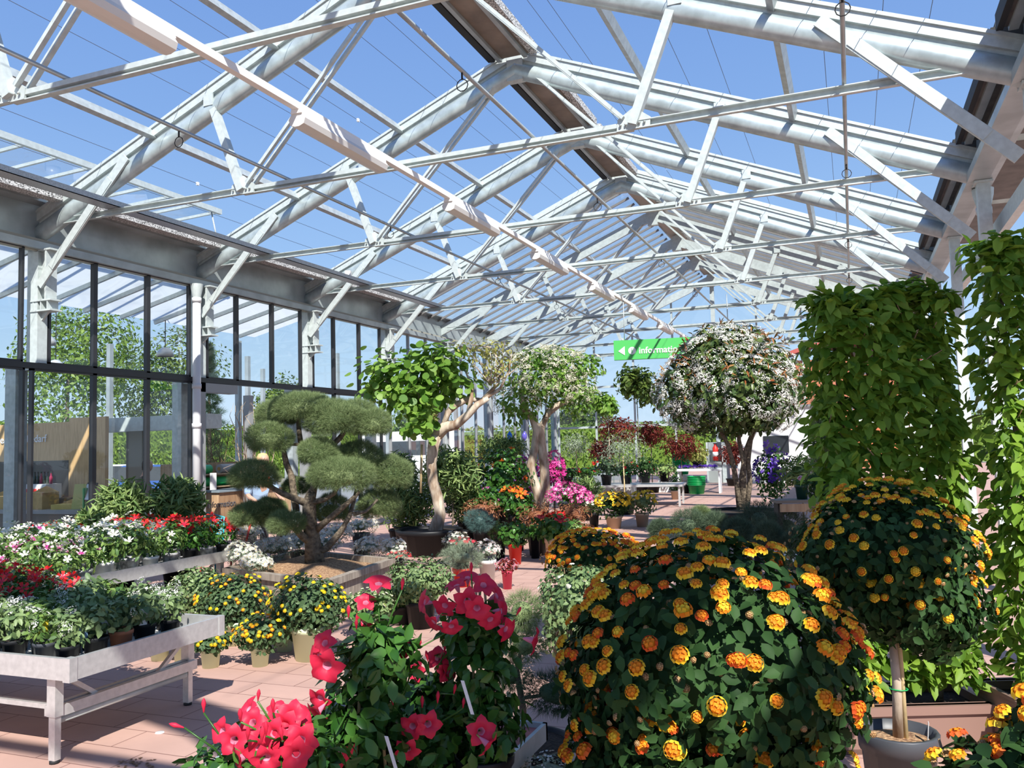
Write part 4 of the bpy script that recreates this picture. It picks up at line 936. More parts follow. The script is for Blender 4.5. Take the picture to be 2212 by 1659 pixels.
# ---- mandevillas on the low tray cart
LEAFM = T_leaf(.62, .07, .15)
def trumpet(seed=0):
    b = MB(); n = 20
    def ring(z, r, tw): return [((r * (1 + tw[1] * (0.5 + .5 * math.cos(5 * (2 * PI * k / n) )) )) * math.cos(2 * PI * k / n + tw[0]), (r * (1 + tw[1] * (.5 + .5 * math.cos(5 * (2 * PI * k / n))))) * math.sin(2 * PI * k / n + tw[0]), z + tw[2] * math.cos(5 * (2 * PI * k / n))) for k in range(n)]
    rings = [ring(-.95, .03, (0, 0, 0)), ring(-.7, .06, (0, 0, 0)), ring(-.4, .15, (0, 0, 0)), ring(-.1, .2, (.0, .1, 0)), ring(.03, .36, (.1, .25, .0)), ring(.08, .52, (.22, .38, -.04)), ring(.03, .60, (.36, .50, -.10))]
    vs = [p for q in rings for p in q]
    for i in range(len(rings) - 1):
        pass
    b.v = [tuple(p) for p in vs]
    for i in range(len(rings) - 1):
        for k in range(n):
            b.f.append((i * n + k, i * n + (k + 1) % n, (i + 1) * n + (k + 1) % n, (i + 1) * n + k)); b.m.append(2 if i < 1 else (1 if i < 3 else 0)); b.sm.append(True)
    return b.me('trumpet_flower', [F_CRIM, F_PINKT, F_GRN])
TRUMP = trumpet()
b = MB(); b.lathe([(.01, 0), (.05, .08), (.10, .35), (.16, .6), (.10, .85), (.001, 1.0)], 8); BUD = b.me('flower_bud', F_CRIM)
def mandevilla(loc, label, blobs, nleaf, fl, buds, potspec, stakeh, seed=0, lsz=.085):
    r = empty('mandevilla', loc, 0, label, 'climbing plant', 'mandevillas on the low cart'); fm = FM(); g = random.Random(seed)
    for k, (c, rr) in enumerate(blobs):
        P, N = blob(c, rr, int(nleaf * 2.2 / len(blobs)), .35, .15, seed + k); leaves(fm, P, N, LEAFM, lsz * .8, seed=seed + k, rnd=.8, outw=.7, dn=.15, up=.4)
    fm.build('foliage', L_MAND, r)
    for j, (p, n, s) in enumerate(fl):
        o = link('trumpet_flower', TRUMP, r); frame_obj(o, p, n, s, j)
    for j, (p, n, s) in enumerate(buds):
        o = link('flower_bud', BUD, r); frame_obj(o, p, n, s, j)
    pot(r, *potspec); sb = MB()
    for p, n, s in list(fl) + list(buds):
        e = Vector(p) - Vector(n).normalized() * s * (.93 if s > .05 else 0); c = Vector(min(blobs, key=lambda q: (Vector(q[0]) - e).length)[0]); sb.tube([c, (c + e) / 2 + Vector((0, 0, .02)), e], [.004, .0035, .003], 5)
    twigs(r, (0, 0, potspec[1]), blobs, 10, L_MAND, seed, .004, sb)
    if stakeh:
        for k in range(3):
            a = k * 2.1; MB().tube([(.07 * math.cos(a), .07 * math.sin(a), potspec[1] * .8), (.02 * math.cos(a), .02 * math.sin(a), stakeh)], .006, 6).build('cane', STAKE, r)
    return r
ZT_ = .45
tray = empty('tray_cart', (-1.48, 4.06, ZT_), 0, 'low galvanized tray cart with reddish board under the mandevillas', 'cart')
MB().box(-1.25, -.02, -1.5, -.02, -.03, 0).build('tray_board', mat('red_board', (.33, .10, .09), .6, var=.25, scale=5), tray)
b = MB(); b.box(-1.28, 0, -.02, 0, -.06, .025); b.box(-.02, 0, -1.5, 0, -.06, .025); b.box(-1.28, -1.26, -1.5, 0, -.06, .025); b.box(-1.28, 0, -1.52, -1.5, -.06, .025); b.build('rim', STEEL, tray)
for x in (-1.2, -.08):
    for y in (-1.42, -.1): MB().box(x - .02, x + .02, y - .02, y + .02, -.38, -.03).build('leg', STEEL, tray); MB().tube([(x - .015, y, -.41), (x + .015, y, -.41)], .04, 12).build('caster', BLACK, tray)
def gl(u, v, d, z): p = at_d(u, v, d); return (float(p[0]), float(p[1]), z)
def fpix(base, u, v, d, n, s):                # a flower seen along (u, v) at depth d, in plant-local coordinates
    p = at_d(u, v, d) - np.array(base); n = CR * n[0] + CU * n[1] - CF * n[2]; return (tuple(map(float, p)), tuple(map(float, n)), s * (.68 if s > .065 else .8))
B = gl(1045, 1600, 3.35, ZT_)
fl = [fpix(B, *q) for q in ((915, 1300, 3.3, (-.8, .2, .4), .085), (960, 1310, 3.25, (-.2, -.3, .8), .085), (1010, 1300, 3.2, (.1, .0, 1), .10), (985, 1262, 3.35, (-.3, .9, .2), .085), (1045, 1262, 3.3, (.2, .6, .6), .09), (1075, 1285, 3.35, (.8, .5, .3), .09), (1085, 1320, 3.25, (.9, .1, .4), .085), (1060, 1340, 3.2, (.3, -.4, .8), .085), (935, 1345, 3.2, (-.6, -.5, .6), .08), (1095, 1360, 3.2, (.7, -.2, .6), .085), (1155, 1385, 3.2, (1, -.2, .2), .095), (1010, 1245, 3.4, (0, .9, .3), .08), (1040, 1580, 3.0, (.2, .3, .9), .095), (1055, 1610, 2.98, (.8, -.6, .3), .085), (1030, 1315, 3.15, (0, -.2, 1), .09), (975, 1355, 3.15, (.1, -.5, .8), .075))]
bd = [fpix(B, *q) for q in ((1018, 1240, 3.3, (0, 1, 0), .06), (1115, 1330, 3.2, (.5, .9, 0), .05), (905, 1400, 3.2, (.2, 1, .2), .05))]
mandevilla(B, 'tallest crimson mandevilla on canes in a black pot, right end of the cart', [((-.0, 0, .32), (.17, .16, .15)), ((-.02, 0, .52), (.15, .14, .2)), ((-.03, 0, .68), (.14, .13, .1))], 420, fl, bd, (.115, .19, POTB), .82, 3)
B2 = gl(800, 1600, 3.1, ZT_)
fl = [fpix(B2, *q) for q in ((818, 1258, 3.1, (.1, .9, .3), .095), (790, 1300, 3.1, (.1, .7, .5), .075), (700, 1388, 3.0, (-.3, .5, .7), .085), (705, 1440, 2.95, (-.1, -.2, 1), .115), (685, 1420, 3.0, (-.7, 0, .6), .09), (690, 1510, 2.95, (-.3, -.3, .8), .08), (685, 1540, 2.9, (-.5, -.5, .6), .08), (785, 1345, 3.1, (-.2, -.3, .9), .07), (740, 1638, 2.8, (.8, -.5, .4), .1), (870, 1405, 3.1, (.7, -.1, .6), .075))]
bd = [fpix(B2, *q) for q in ((753, 1335, 3.05, (0, 1, 0), .06), (868, 1275, 3.1, (.1, 1, 0), .06), (770, 1360, 3, (0, 1, .1), .05))]
mandevilla(B2, 'tall crimson mandevilla climbing canes at the middle of the cart', [((0, 0, .3), (.2, .18, .18)), ((-.03, 0, .5), (.15, .14, .18)), ((.05, 0, .66), (.13, .12, .14))], 430, fl, bd, (.115, .18, POTB), .78, 13)
B3 = gl(545, 1640, 2.68, ZT_)
fl = [fpix(B3, *q) for q in ((478, 1580, 2.65, (-.4, .3, .8), .075), (505, 1600, 2.6, (.1, .2, 1), .085), (545, 1560, 2.65, (0, .5, .8), .08), (590, 1585, 2.6, (-.2, .3, .9), .085), (630, 1545, 2.65, (.4, .4, .7), .085), (615, 1570, 2.62, (0, .1, 1), .09), (650, 1600, 2.55, (.2, .3, .9), .095), (560, 1620, 2.55, (.1, 0, 1), .085), (515, 1640, 2.55, (-.8, -.2, .5), .085), (575, 1640, 2.5, (.2, -.3, .9), .085), (535, 1530, 2.7, (-.6, .6, .4), .075), (655, 1545, 2.7, (.8, .5, .2), .075), (600, 1535, 2.7, (0, .8, .5), .07), (640, 1630, 2.52, (.3, 0, .9), .09))]
bd = [fpix(B3, *q) for q in ((440, 1540, 2.65, (.0, 1, 0), .06), (398, 1572, 2.6, (-.9, .3, .1), .06), (557, 1515, 2.65, (.1, 1, 0), .05), (590, 1540, 2.6, (0, 1, .1), .06), (520, 1560, 2.6, (0, 1, .2), .06), (535, 1600, 2.5, (.1, 1, .2), .07), (610, 1600, 2.5, (-.1, 1, .2), .07), (575, 1590, 2.5, (0, 1, .1), .07), (565, 1605, 2.48, (.1, 1, .1), .08))]
mandevilla(B3, 'low sunlit crimson mandevilla at the front left of the cart', [((-.02, -.02, .37), (.27, .2, .13)), ((.08, .06, .43), (.2, .16, .12)), ((0, 0, .22), (.2, .18, .14))], 520, fl, bd, (.12, .17, POTB), 0, 23, .075)
B4 = gl(930, 1620, 3.45, ZT_)
fl = [fpix(B4, *q) for q in ((945, 1420, 3.4, (-.1, .6, .7), .085), (965, 1450, 3.35, (.4, .3, .8), .08), (900, 1450, 3.4, (-.4, .4, .7), .075), (890, 1570, 3.05, (-.2, .0, 1), .085), (925, 1565, 3.05, (.2, .1, 1), .09), (880, 1620, 3.0, (0, -.3, .9), .085), (970, 1455, 3.35, (.7, .2, .5), .075))]
bd = [fpix(B4, *q) for q in ((912, 1530, 3.1, (0, 1, 0), .06), (945, 1520, 3.1, (.05, 1, 0), .06), (980, 1500, 3.1, (.2, 1, 0), .05), (925, 1430, 3.35, (-.2, 1, 0), .06), (1000, 1530, 3.1, (.1, 1, 0), .05), (960, 1410, 3.35, (.1, 1, 0), .06), (850, 1525, 3.05, (-.2, 1, 0), .06))]
mandevilla(B4, 'bushy crimson mandevilla between the two tall ones on the cart', [((0, -.1, .22), (.24, .2, .16)), ((0, 0, .36), (.17, .16, .12))], 340, fl, bd, (.115, .18, POTB), 0, 33)
B5 = gl(690, 1560, 3.25, ZT_)
mandevilla(B5, 'leafy mandevilla without open flowers behind the front left one', [((0, 0, .22), (.19, .17, .16)), ((-.02, 0, .33), (.12, .12, .1))], 210, [], [fpix(B5, 745, 1400, 3.2, (.1, 1, 0), .05)], (.11, .18, POTB), 0, 43)
# paper tags hanging in the mandevillas
for k, (u, v, d, lb) in enumerate(((995, 1470, 3.0, 'white paper strip hanging on the tallest mandevilla'), (830, 1590, 2.75, 'white paper strip hanging in the middle mandevilla'))):
    p = at_d(u, v, d); o = MB().add([(0, 0, 0), (.013, 0, 0), (.04, .02, -.12), (.027, .02, -.12), (.0, 0.002, 0), (.013, 0.002, 0), (.04, .022, -.12), (.027, .022, -.12)], [(0, 1, 2, 3), (7, 6, 5, 4), (0, 4, 5, 1), (3, 2, 6, 7), (0, 3, 7, 4), (1, 5, 6, 2)]).build('price_strip', LABELW, None, tuple(p)); tag(o, lb, 'price strip')

# small pine in a bowl beside the cart
p = GP(1130, 1560, 4.7)
r = empty('small_pine', (p[0], p[1], 0), 0, 'small bonsai pine in a black bowl behind the low cart', 'bonsai')
pot(r, .27, .22, POTB); b = MB(); b.tube([(0, 0, .2), (.0, 0, .4), (-.03, 0, .6), (.0, 0, .72)], [.025, .02, .015, .01], 8); b.tube([(0, 0, .45), (.15, 0, .48), (.3, -.05, .5)], [.012, .01, .006], 6); b.build('trunk', BARK, r)
for k, (c, rr, n, lm) in enumerate((((.01, 0, .92), (.10, .10, .10), 350, L_PINE), ((.02, 0, .74), (.11, .10, .09), 350, L_PINE), ((.27, -.08, .52), (.24, .14, .10), 700, L_PIND), ((-.08, .02, .55), (.10, .10, .06), 200, L_PINE))):
    fm = FM(); P, N = blob(c, rr, n, .6, .1, 60 + k); tufts(fm, P, N, TUFT, .055, k); fm.ell(c, [q * .6 for q in rr]); fm.build('needle_pad', lm, r)
p = GP(1180, 1640, 3.9)
r = empty('white_groundcover', (p[0], p[1], 0), 0, 'small-leaved plant with tiny white flowers beside the cart', 'flowering plant'); fm = FM(); P, N = blob((0, 0, .30), (.17, .17, .12), 700, .7, .1, 71); leaves(fm, P, N, DIA, .022, seed=3); fm.ell((0, 0, .3), (.12, .12, .08)); fm.build('foliage', L_SILV, r)
fm = FM(); P, N = blob((0, 0, .31), (.17, .17, .12), 220, 1, .1, 72); tufts(fm, P, N, DISC, .012, 4); tag(fm.build('blossoms', F_WHI, r), kind='stuff'); pot(r, .12, .2, POTB)

# ================================================================== HORNBEAM SCREENS (right)
def screen(u0, u1, vtop, d, zb, n, size, label, seed, trough_h, holes=0.0, thick=.34, tm=None):
    a, c = at_d(u0, 1000, d), at_d(u1, 1000, d); w = float(np.linalg.norm((c - a)[:2])); ct = (a + c) / 2; rz = math.atan2(c[1] - a[1], c[0] - a[0])
    zt = float(at_d((u0 + u1) / 2, vtop, d)[2]) - .03
    r = empty('hornbeam_screen', (ct[0], ct[1], 0), rz, label, 'hedge plant', 'clipped hornbeam screens'); g = np.random.default_rng(seed)
    face = g.choice(4, n, p=[.52, .16, .12, .20]); X = (g.random(n) - .5) * w; Y = (g.random(n) - .5) * thick; Z = zb + (zt - zb) * g.random(n)
    N = np.zeros((n, 3)); dep = .16 * g.random(n) ** 1.5
    f = face == 0; Y[f] = -thick / 2 + dep[f]; N[f, 1] = -1
    f = face == 1; Y[f] = thick / 2 - dep[f]; N[f, 1] = 1
    f = face == 2; Z[f] = zt - dep[f] * .8 + .05 * np.sin(X[f] * 9) + .05 * (g.random(f.sum()) ** 3); N[f, 2] = 1
    f = face == 3; sg = np.sign(g.random(f.sum()) - .5); X[f] = sg * (w / 2 - dep[f] + .10 * (g.random(f.sum()) ** 3)); N[f, 0] = sg
    fm = FM(); P = np.stack([X, Y + .05 * np.sin(X * 7 + Z * 5), Z], 1)
    D, NN = leaf_dirs(N, up=.9, rnd=.85, outw=.8, dn=.30, seed=seed); fm.scatter(LEAF, P, D, NN, size * (.7 + .6 * g.random(n))); fm.build('foliage', L_HORN, r)
    b = MB(); h = random.Random(seed)
    for k in range(26):
        x = h.uniform(-.45, .45) * w; z = h.uniform(zb, zt - .3); b.tube([(x * .6, 0, z - .1), (x, h.uniform(-.1, .1), z + .15), (x + h.uniform(-.1, .1), -thick / 2 - .02, z + .22)], [.008, .006, .003], 5)
    b.build('branches', TWIG, r)
    for k in range(3): x = (-.32 + .32 * k) * w; MB().tube([(x, .02, trough_h - .05), (x + .03, 0, zb + .8), (x - .02, .02, zt - .25)], [.028, .022, .01], 8).build('trunk', BARK, r)
    tb = MB(); L, T, H = w / 2 + .06, .24, trough_h
    tb.box(-L, L, -T, -T + .03, 0, H); tb.box(-L, L, T - .03, T, 0, H); tb.box(-L, -L + .03, -T, T, 0, H); tb.box(L - .03, L, -T, T, 0, H); tb.box(-L, L, -T, T, 0, .03)
    tb.box(-L - .02, L + .02, -T - .025, -T + .045, H - .05, H); tb.box(-L - .02, L + .02, T - .045, T + .025, H - .05, H); tb.build('trough', tm, r)
    MB().box(-L + .03, L - .03, -T + .03, T - .03, H - .08, H - .05).build('soil', SOIL, r)
    return r
TROUGH = mat('brown_trough', (.25, .15, .12), .5)
screen(1775, 2050, 625, 5.3, .36, 5200, .10, 'tall clipped hornbeam screen in a brown trough behind the lantana standard', 5, .27, tm=TROUGH)
screen(2145, 2440, 500, 5.0, .42, 4600, .10, 'tall clipped hornbeam screen cropped by the right edge of view', 6, .36, tm=plank_mat('brown_slats', (.16, .10, .075), (.24, .16, .12), (1, 1, 14), 3))

# ================================================================== CLOUD PINE
fc, lc, rc = at_z(705, 1255, .45), at_z(490, 1228, .45), at_z(845, 1207, .45)
bc = lc + (rc - fc); cen = (fc + bc) / 2
PL = empty('wooden_planter', (cen[0], cen[1], 0), 0, 'weathered square wooden planter of the cloud pine', 'planter')
WOOD = plank_mat('weathered_wood', (.20, .165, .13), (.42, .36, .29), (9, 9, .8), 4)
Q = [(p - cen) for p in (lc, fc, rc, bc)]
for i in range(4):
    a, c = Q[i], Q[(i + 1) % 4]; b = MB(); dv = Vector((c - a)[:]); dv.z = 0; L = dv.length; dn = dv.normalized(); nn = dn.cross(Vector((0, 0, 1)))
    for k in range(8):
        p = Vector((a[0], a[1], 0)) + dn * L * k / 8; q = Vector((a[0], a[1], 0)) + dn * (L * (k + 1) / 8 - .008); o = nn * -.03
        b.add([p + Vector((0, 0, 0)), q, q + o, p + o] + [v + Vector((0, 0, .40)) for v in (p, q, q + o, p + o)], [(0, 1, 2, 3), (7, 6, 5, 4), (0, 4, 5, 1), (1, 5, 6, 2), (2, 6, 7, 3), (3, 7, 4, 0)])
    b.build('side_panel', WOOD, PL)
    b = MB(); b.bar(Vector((a[0], a[1], .42)) - dn * .03 , Vector((c[0], c[1], .42)) + dn * .03, .09, .075); b.build('top_rail', WOOD, PL)
b = MB(); n = 14; vs = []; fs = []; g = random.Random(2)
for i in range(n + 1):
    for j in range(n + 1):
        p = Q[0] * (1 - i / n) * (1 - j / n) + Q[1] * (i / n) * (1 - j / n) + Q[2] * (i / n) * (j / n) + Q[3] * (1 - i / n) * (j / n)
        e = min(i, n - i, j, n - j) / n; vs.append((p[0] * .96, p[1] * .96, .37 + .10 * min(1, e * 4) + g.uniform(-.012, .012)))
fs = [(i * (n + 1) + j, i * (n + 1) + j + 1, (i + 1) * (n + 1) + j + 1, (i + 1) * (n + 1) + j) for i in range(n) for j in range(n)]
b.add(vs, [f[::-1] for f in fs], 0, True).build('bark_mulch', MULCH, PL)
BO = empty('cloud_pine', (cen[0], cen[1], .44), 0, 'large cloud-pruned pine in the weathered wooden planter', 'bonsai')
BB = np.array([cen[0], cen[1], .44]); D0 = float((BB - C0) @ CF)
def bp(u, v, dd=0.0): return Vector(map(float, at_d(u, v, D0 + dd) - BB))
tr = MB()
def limb(pts, rads): tr.tube([bp(*p) for p in pts], [q * 1.0 for q in rads], 10)
limb([(680, 1215, 0), (676, 1175, 0), (668, 1120, 0), (668, 1085, 0), (672, 1065, -.05)], [.13, .105, .09, .085, .06])
limb([(668, 1090, 0), (676, 1060, .05), (690, 1010, .1), (706, 975, .1), (735, 945, .15), (750, 925, .2)], [.07, .05, .04, .035, .035, .02])
limb([(640, 1105, .1), (636, 1075, .1), (630, 1030, .1), (618, 1000, .08), (612, 970, .05), (600, 955, .0)], [.045, .045, .042, .038, .03, .02])
limb([(668, 1090, 0), (640, 1078, -.05), (610, 1066, -.1), (585, 1052, -.1), (560, 1040, -.1)], [.05, .042, .035, .03, .02])
limb([(650, 960, .15), (646, 930, .15), (644, 900, .15), (646, 880, .1)], [.035, .032, .03, .02]); limb([(690, 1010, .1), (665, 985, .12), (650, 960, .15), (625, 960, .1)], [.035, .03, .03, .015])
limb([(672, 1085, 0), (700, 1080, -.1), (722, 1066, -.15), (735, 1045, -.15)], [.04, .03, .025, .02])
limb([(678, 1150, 0), (700, 1130, -.05), (735, 1100, -.1), (765, 1075, -.1), (780, 1055, .0), (800, 1020, .1)], [.045, .04, .035, .03, .025, .02])
limb([(684, 1190, 0), (705, 1185, 0), (735, 1150, 0), (755, 1115, 0), (765, 1080, .1), (770, 1050, .2)], [.06, .045, .04, .03, .025, .015])
limb([(672, 1170, 0), (655, 1160, -.1), (635, 1140, -.15), (620, 1132, -.2)], [.06, .05, .035, .02]); limb([(668, 1120, 0), (620, 1118, .1), (560, 1115, .1)], [.03, .025, .015])
limb([(765, 1110, -.05), (790, 1105, .1), (815, 1080, .3)], [.03, .02, .015])
tr.build('trunk', BARK, BO)
PADS = [(648, 880, 80, 36, .1), (600, 895, 50, 30, .4), (722, 905, 72, 46, .0), (808, 915, 42, 36, .1), (768, 895, 50, 32, .3), (582, 947, 54, 38, -.1), (688, 976, 50, 34, -.05), (735, 990, 40, 28, .25), (778, 990, 52, 42, .45), (548, 1028, 58, 36, -.15), (735, 1026, 74, 40, -.2), (845, 1022, 48, 42, .5), (540, 1114, 46, 30, .1), (618, 1130, 42, 27, -.25), (585, 1098, 40, 22, .2), (715, 1100, 40, 34, .4), (820, 1090, 50, 38, .7), (640, 1050, 30, 20, .4)]
for k, (u, v, w, h, dd) in enumerate(PADS):
    d = D0 + dd; c = bp(u, v, dd); s = d / FPX; rx, rz_ = w * s, h * s
    ry = min(rx, .36) * .95; n = int(3600 * (rx / .3) ** 1.5); rx *= .92; rz_ *= .90; fm = FM()
    P, N = blob((0, 0, 0), (rx, ry, rz_), n, .68, .10, 200 + k, zmin=-.8); tufts(fm, P, nrm(N + np.array([0, 0, .5])), TUFT, .054, k); fm.ell((0, 0, -rz_ * .15), (rx * .6, ry * .6, rz_ * .5)); fm.build('needle_pad', L_PINE, BO, c, YAW)

# ================================================================== SPECIMEN TREES
def tree_tub(r, rad, h, m=POTB): return pot(r, rad, h, m)
# round-leaved tree in the black tub
T1 = at_z(915, 1205, 0); D1 = float((T1 - C0) @ CF) + .5; T1 = np.array(GP(926, 1100, D1))
r = empty('round_leaved_tree', tuple(T1), 0, 'round-leaved tree with pale twisted trunk in a black tub', 'specimen tree'); pot(r, .56, .44, POTB)
def tp(u, v, dd=0.0): return Vector(map(float, at_d(u, v, D1 + dd) - T1))
b = MB(); b.tube([tp(936, 1165), tp(942, 1140), tp(951, 1110), tp(945, 1075), tp(935, 1040), tp(932, 1000), tp(936, 965), tp(942, 940)], [.15, .125, .10, .10, .09, .09, .10, .115], 12)
b.tube([tp(940, 945), tp(962, 922), tp(985, 918, -.1), (tp(1012, 895, -.2)), tp(1030, 875, -.2), tp(1055, 860, -.2)], [.105, .10, .085, .068, .06, .04], 10)
b.tube([tp(955, 930), tp(968, 890), tp(985, 875), tp(1012, 862), tp(1040, 865), tp(1080, 840)], [.07, .06, .06, .05, .045, .03], 9)
b.tube([tp(1012, 895, -.2), tp(1018, 862, -.1), tp(1020, 835), tp(1005, 800)], [.05, .04, .03, .015], 7)
b.tube([tp(938, 950), tp(920, 900), tp(905, 850), tp(890, 800)], [.08, .05, .035, .02], 8); b.tube([tp(925, 910), tp(880, 860), tp(830, 820)], [.04, .03, .015], 7); b.tube([tp(915, 880), tp(930, 820), tp(935, 770)], [.035, .025, .012], 7)
b.tube([tp(1040, 866), tp(1075, 830), tp(1085, 790), tp(1060, 750), tp(1020, 745)], [.04, .03, .022, .014, .008], 6); b.tube([tp(1080, 840), tp(1100, 800), tp(1105, 760)], [.025, .018, .008], 6)
for q in ((1000, 740), (1050, 730), (1090, 735), (1110, 760), (1120, 790), (985, 760), (1030, 770), (1070, 770)): b.tube([tp(1060, 830), tp((1060 + q[0]) / 2 + 8, (830 + q[1]) / 2), tp(*q)], [.014, .010, .004], 5)
b.build('trunk', BARKP, r); MB().tube([tp(909, 1065), tp(911, 960)], .022, 8).build('stake', STAKE, r)
fm = FM()
for k, (u, v, w, h, n, dd) in enumerate(((900, 805, 100, 52, 170, 0), (840, 800, 85, 45, 110, .1), (940, 780, 75, 40, 120, -.1), (890, 860, 75, 45, 150, -.2), (905, 915, 48, 34, 80, -.4), (990, 820, 60, 45, 90, .1), (820, 840, 50, 35, 60, 0), (935, 850, 60, 50, 110, .2))):
    s = D1 / FPX; P, N = blob(tp(u, v, dd), (w * s, w * s * .8, h * s), n * 5 // 4, .15, .28, 300 + k); leaves(fm, P, N, ROUND, .135, seed=k, up=.9, rnd=.8, outw=.8, dn=.2)
fm.build('foliage', L_ROUND, r)
fm = FM()
for k, (u, v, w, h, n) in enumerate(((1045, 750, 70, 22, 150), (1085, 770, 50, 30, 120), (1060, 800, 50, 35, 110), (1000, 760, 40, 25, 60))):
    s = D1 / FPX; P, N = blob(tp(u, v), (w * s, w * s * .7, h * s), n, .2, .2, 320 + k); leaves(fm, P, N, LEAF, .08, seed=k, up=.7, rnd=.9)
fm.build('young_foliage', L_YEL, r)
# white blossoming tree behind it
D2 = 17.0; T2 = np.array(GP(1165, 1100, D2)); r = empty('white_blossom_tree', tuple(T2), 0, 'twin-trunked tree with creamy blossoms right of the round-leaved tree', 'specimen tree'); pot(r, .5, .42, POTB)
def tq(u, v, dd=0.0): return Vector(map(float, at_d(u, v, D2 + dd) - T2))
b = MB(); b.tube([tq(1168, 1110), tq(1163, 1065), tq(1150, 1030), tq(1146, 1005), tq(1155, 970), tq(1160, 930), tq(1150, 900), tq(1134, 885), tq(1125, 850)], [.14, .11, .095, .09, .085, .085, .08, .065, .04], 10)
b.tube([tq(1172, 1105), tq(1178, 1065), tq(1176, 1010), tq(1170, 960), tq(1168, 925), tq(1185, 890), tq(1210, 872), tq(1240, 860)], [.13, .10, .095, .09, .085, .075, .065, .04], 10); b.build('trunk', BARKP, r)
fm = FM(); fb = FM()
for k, (u, v, w, h, n, nb) in enumerate(((1160, 810, 85, 50, 420, 60), (1220, 800, 60, 50, 380, 25), (1120, 870, 55, 40, 300, 25), (1250, 850, 45, 45, 260, 18), (1180, 775, 70, 25, 220, 40), (1190, 840, 70, 40, 300, 45), (1270, 790, 35, 30, 120, 3))):
    s = D2 / FPX; P, N = blob(tq(u, v), (w * s, w * s * .85, h * s), n, .4, .15, 340 + k); leaves(fm, P, N, LEAF, .13, seed=k, up=.6, rnd=.9)
    P, N = blob(tq(u, v), (w * s * 1.02, w * s * .9, h * s * 1.05), nb * 2, .9, .12, 360 + k, zmin=-.4); tufts(fb, P, nrm(N + np.array([0, 0, .4])), CLUS, .14, k)
fm.build('foliage', L_ROUND, r); tag(fb.build('blossoms', F_CRE, r), kind='stuff')
# photinia
D3 = 16.0; T3 = np.array(GP(1600, 1100, D3)); r = empty('photinia_tree', tuple(T3), 0, 'large photinia tree full of white flower clusters in a wide black bowl', 'specimen tree'); pot(r, .72, .52, POTB, n=28)
def ts(u, v, dd=0.0): return Vector(map(float, at_d(u, v, D3 + dd) - T3))
for q in ([(1598, 1100), (1592, 1050), (1583, 1000), (1572, 960), (1540, 900)], [(1602, 1100), (1608, 1050), (1606, 1000), (1596, 950), (1600, 880)], [(1612, 1100), (1620, 1040), (1616, 1000), (1622, 950), (1650, 880)], [(1606, 1100), (1602, 1030), (1612, 970), (1630, 920), (1690, 860)]):
    MB().tube([ts(*p) for p in q], [.06, .05, .045, .04, .025], 9).build('trunk', BARK, r)
fm = FM(); fr = FM(); FP = []; FN = []
CROWN = [(1575, 800, 120, 85, 0, 1900), (1505, 840, 85, 75, .1, 1200), (1650, 830, 85, 80, .1, 1200), (1580, 880, 130, 60, 0, 1500), (1570, 745, 85, 45, .1, 700), (1600, 850, 110, 80, -.6, 1400)]
for k, (u, v, w, h, dd, n) in enumerate(CROWN):
    s = D3 / FPX; c = ts(u, v, dd); R3 = (w * s, w * s * .9, h * s); P, N = blob(c, R3, n, .6, .1, 380 + k); leaves(fm, P, N, LEAF, .15, seed=k, up=.4, rnd=.9)
    fm.ell(c, [q * .6 for q in R3]); P, N = blob(c, R3, n // 14, 1.0, .1, 400 + k, zmin=.1); leaves(fr, P, N, LEAFN, .16, seed=k, up=.2, outw=1.2, dn=-.6)
    P, N = blob(c, [q * 1.03 for q in R3], n // 6, .97, .1, 420 + k, zmin=-.75); W3 = P + T3; FP.append(P); FN.append(nrm(N + np.array([0, 0, .3])))
fm.build('foliage', L_PHOT, r); fr.build('young_foliage', L_PHOR, r)
P, N = np.concatenate(FP), np.concatenate(FN)
# drop the clusters buried inside neighbouring lobes
keep = np.ones(len(P), bool)
for (u, v, w, h, dd, n) in CROWN:
    s = D3 / FPX; q = (P - np.array(ts(u, v, dd))) / np.array([w * s, w * s * .9, h * s]); keep &= np.sum(q * q, 1) > .80
P, N = P[keep], N[keep]; CLM = tpl_mesh('flower_cluster', CLUS, [F_WHI])
heads(r, P, N, .165 * (.7 + .6 * np.random.default_rng(3).random(len(P))), [CLM], [CLUS], [[F_WHI]], 'white_blossom', 98, 'flower_mass')

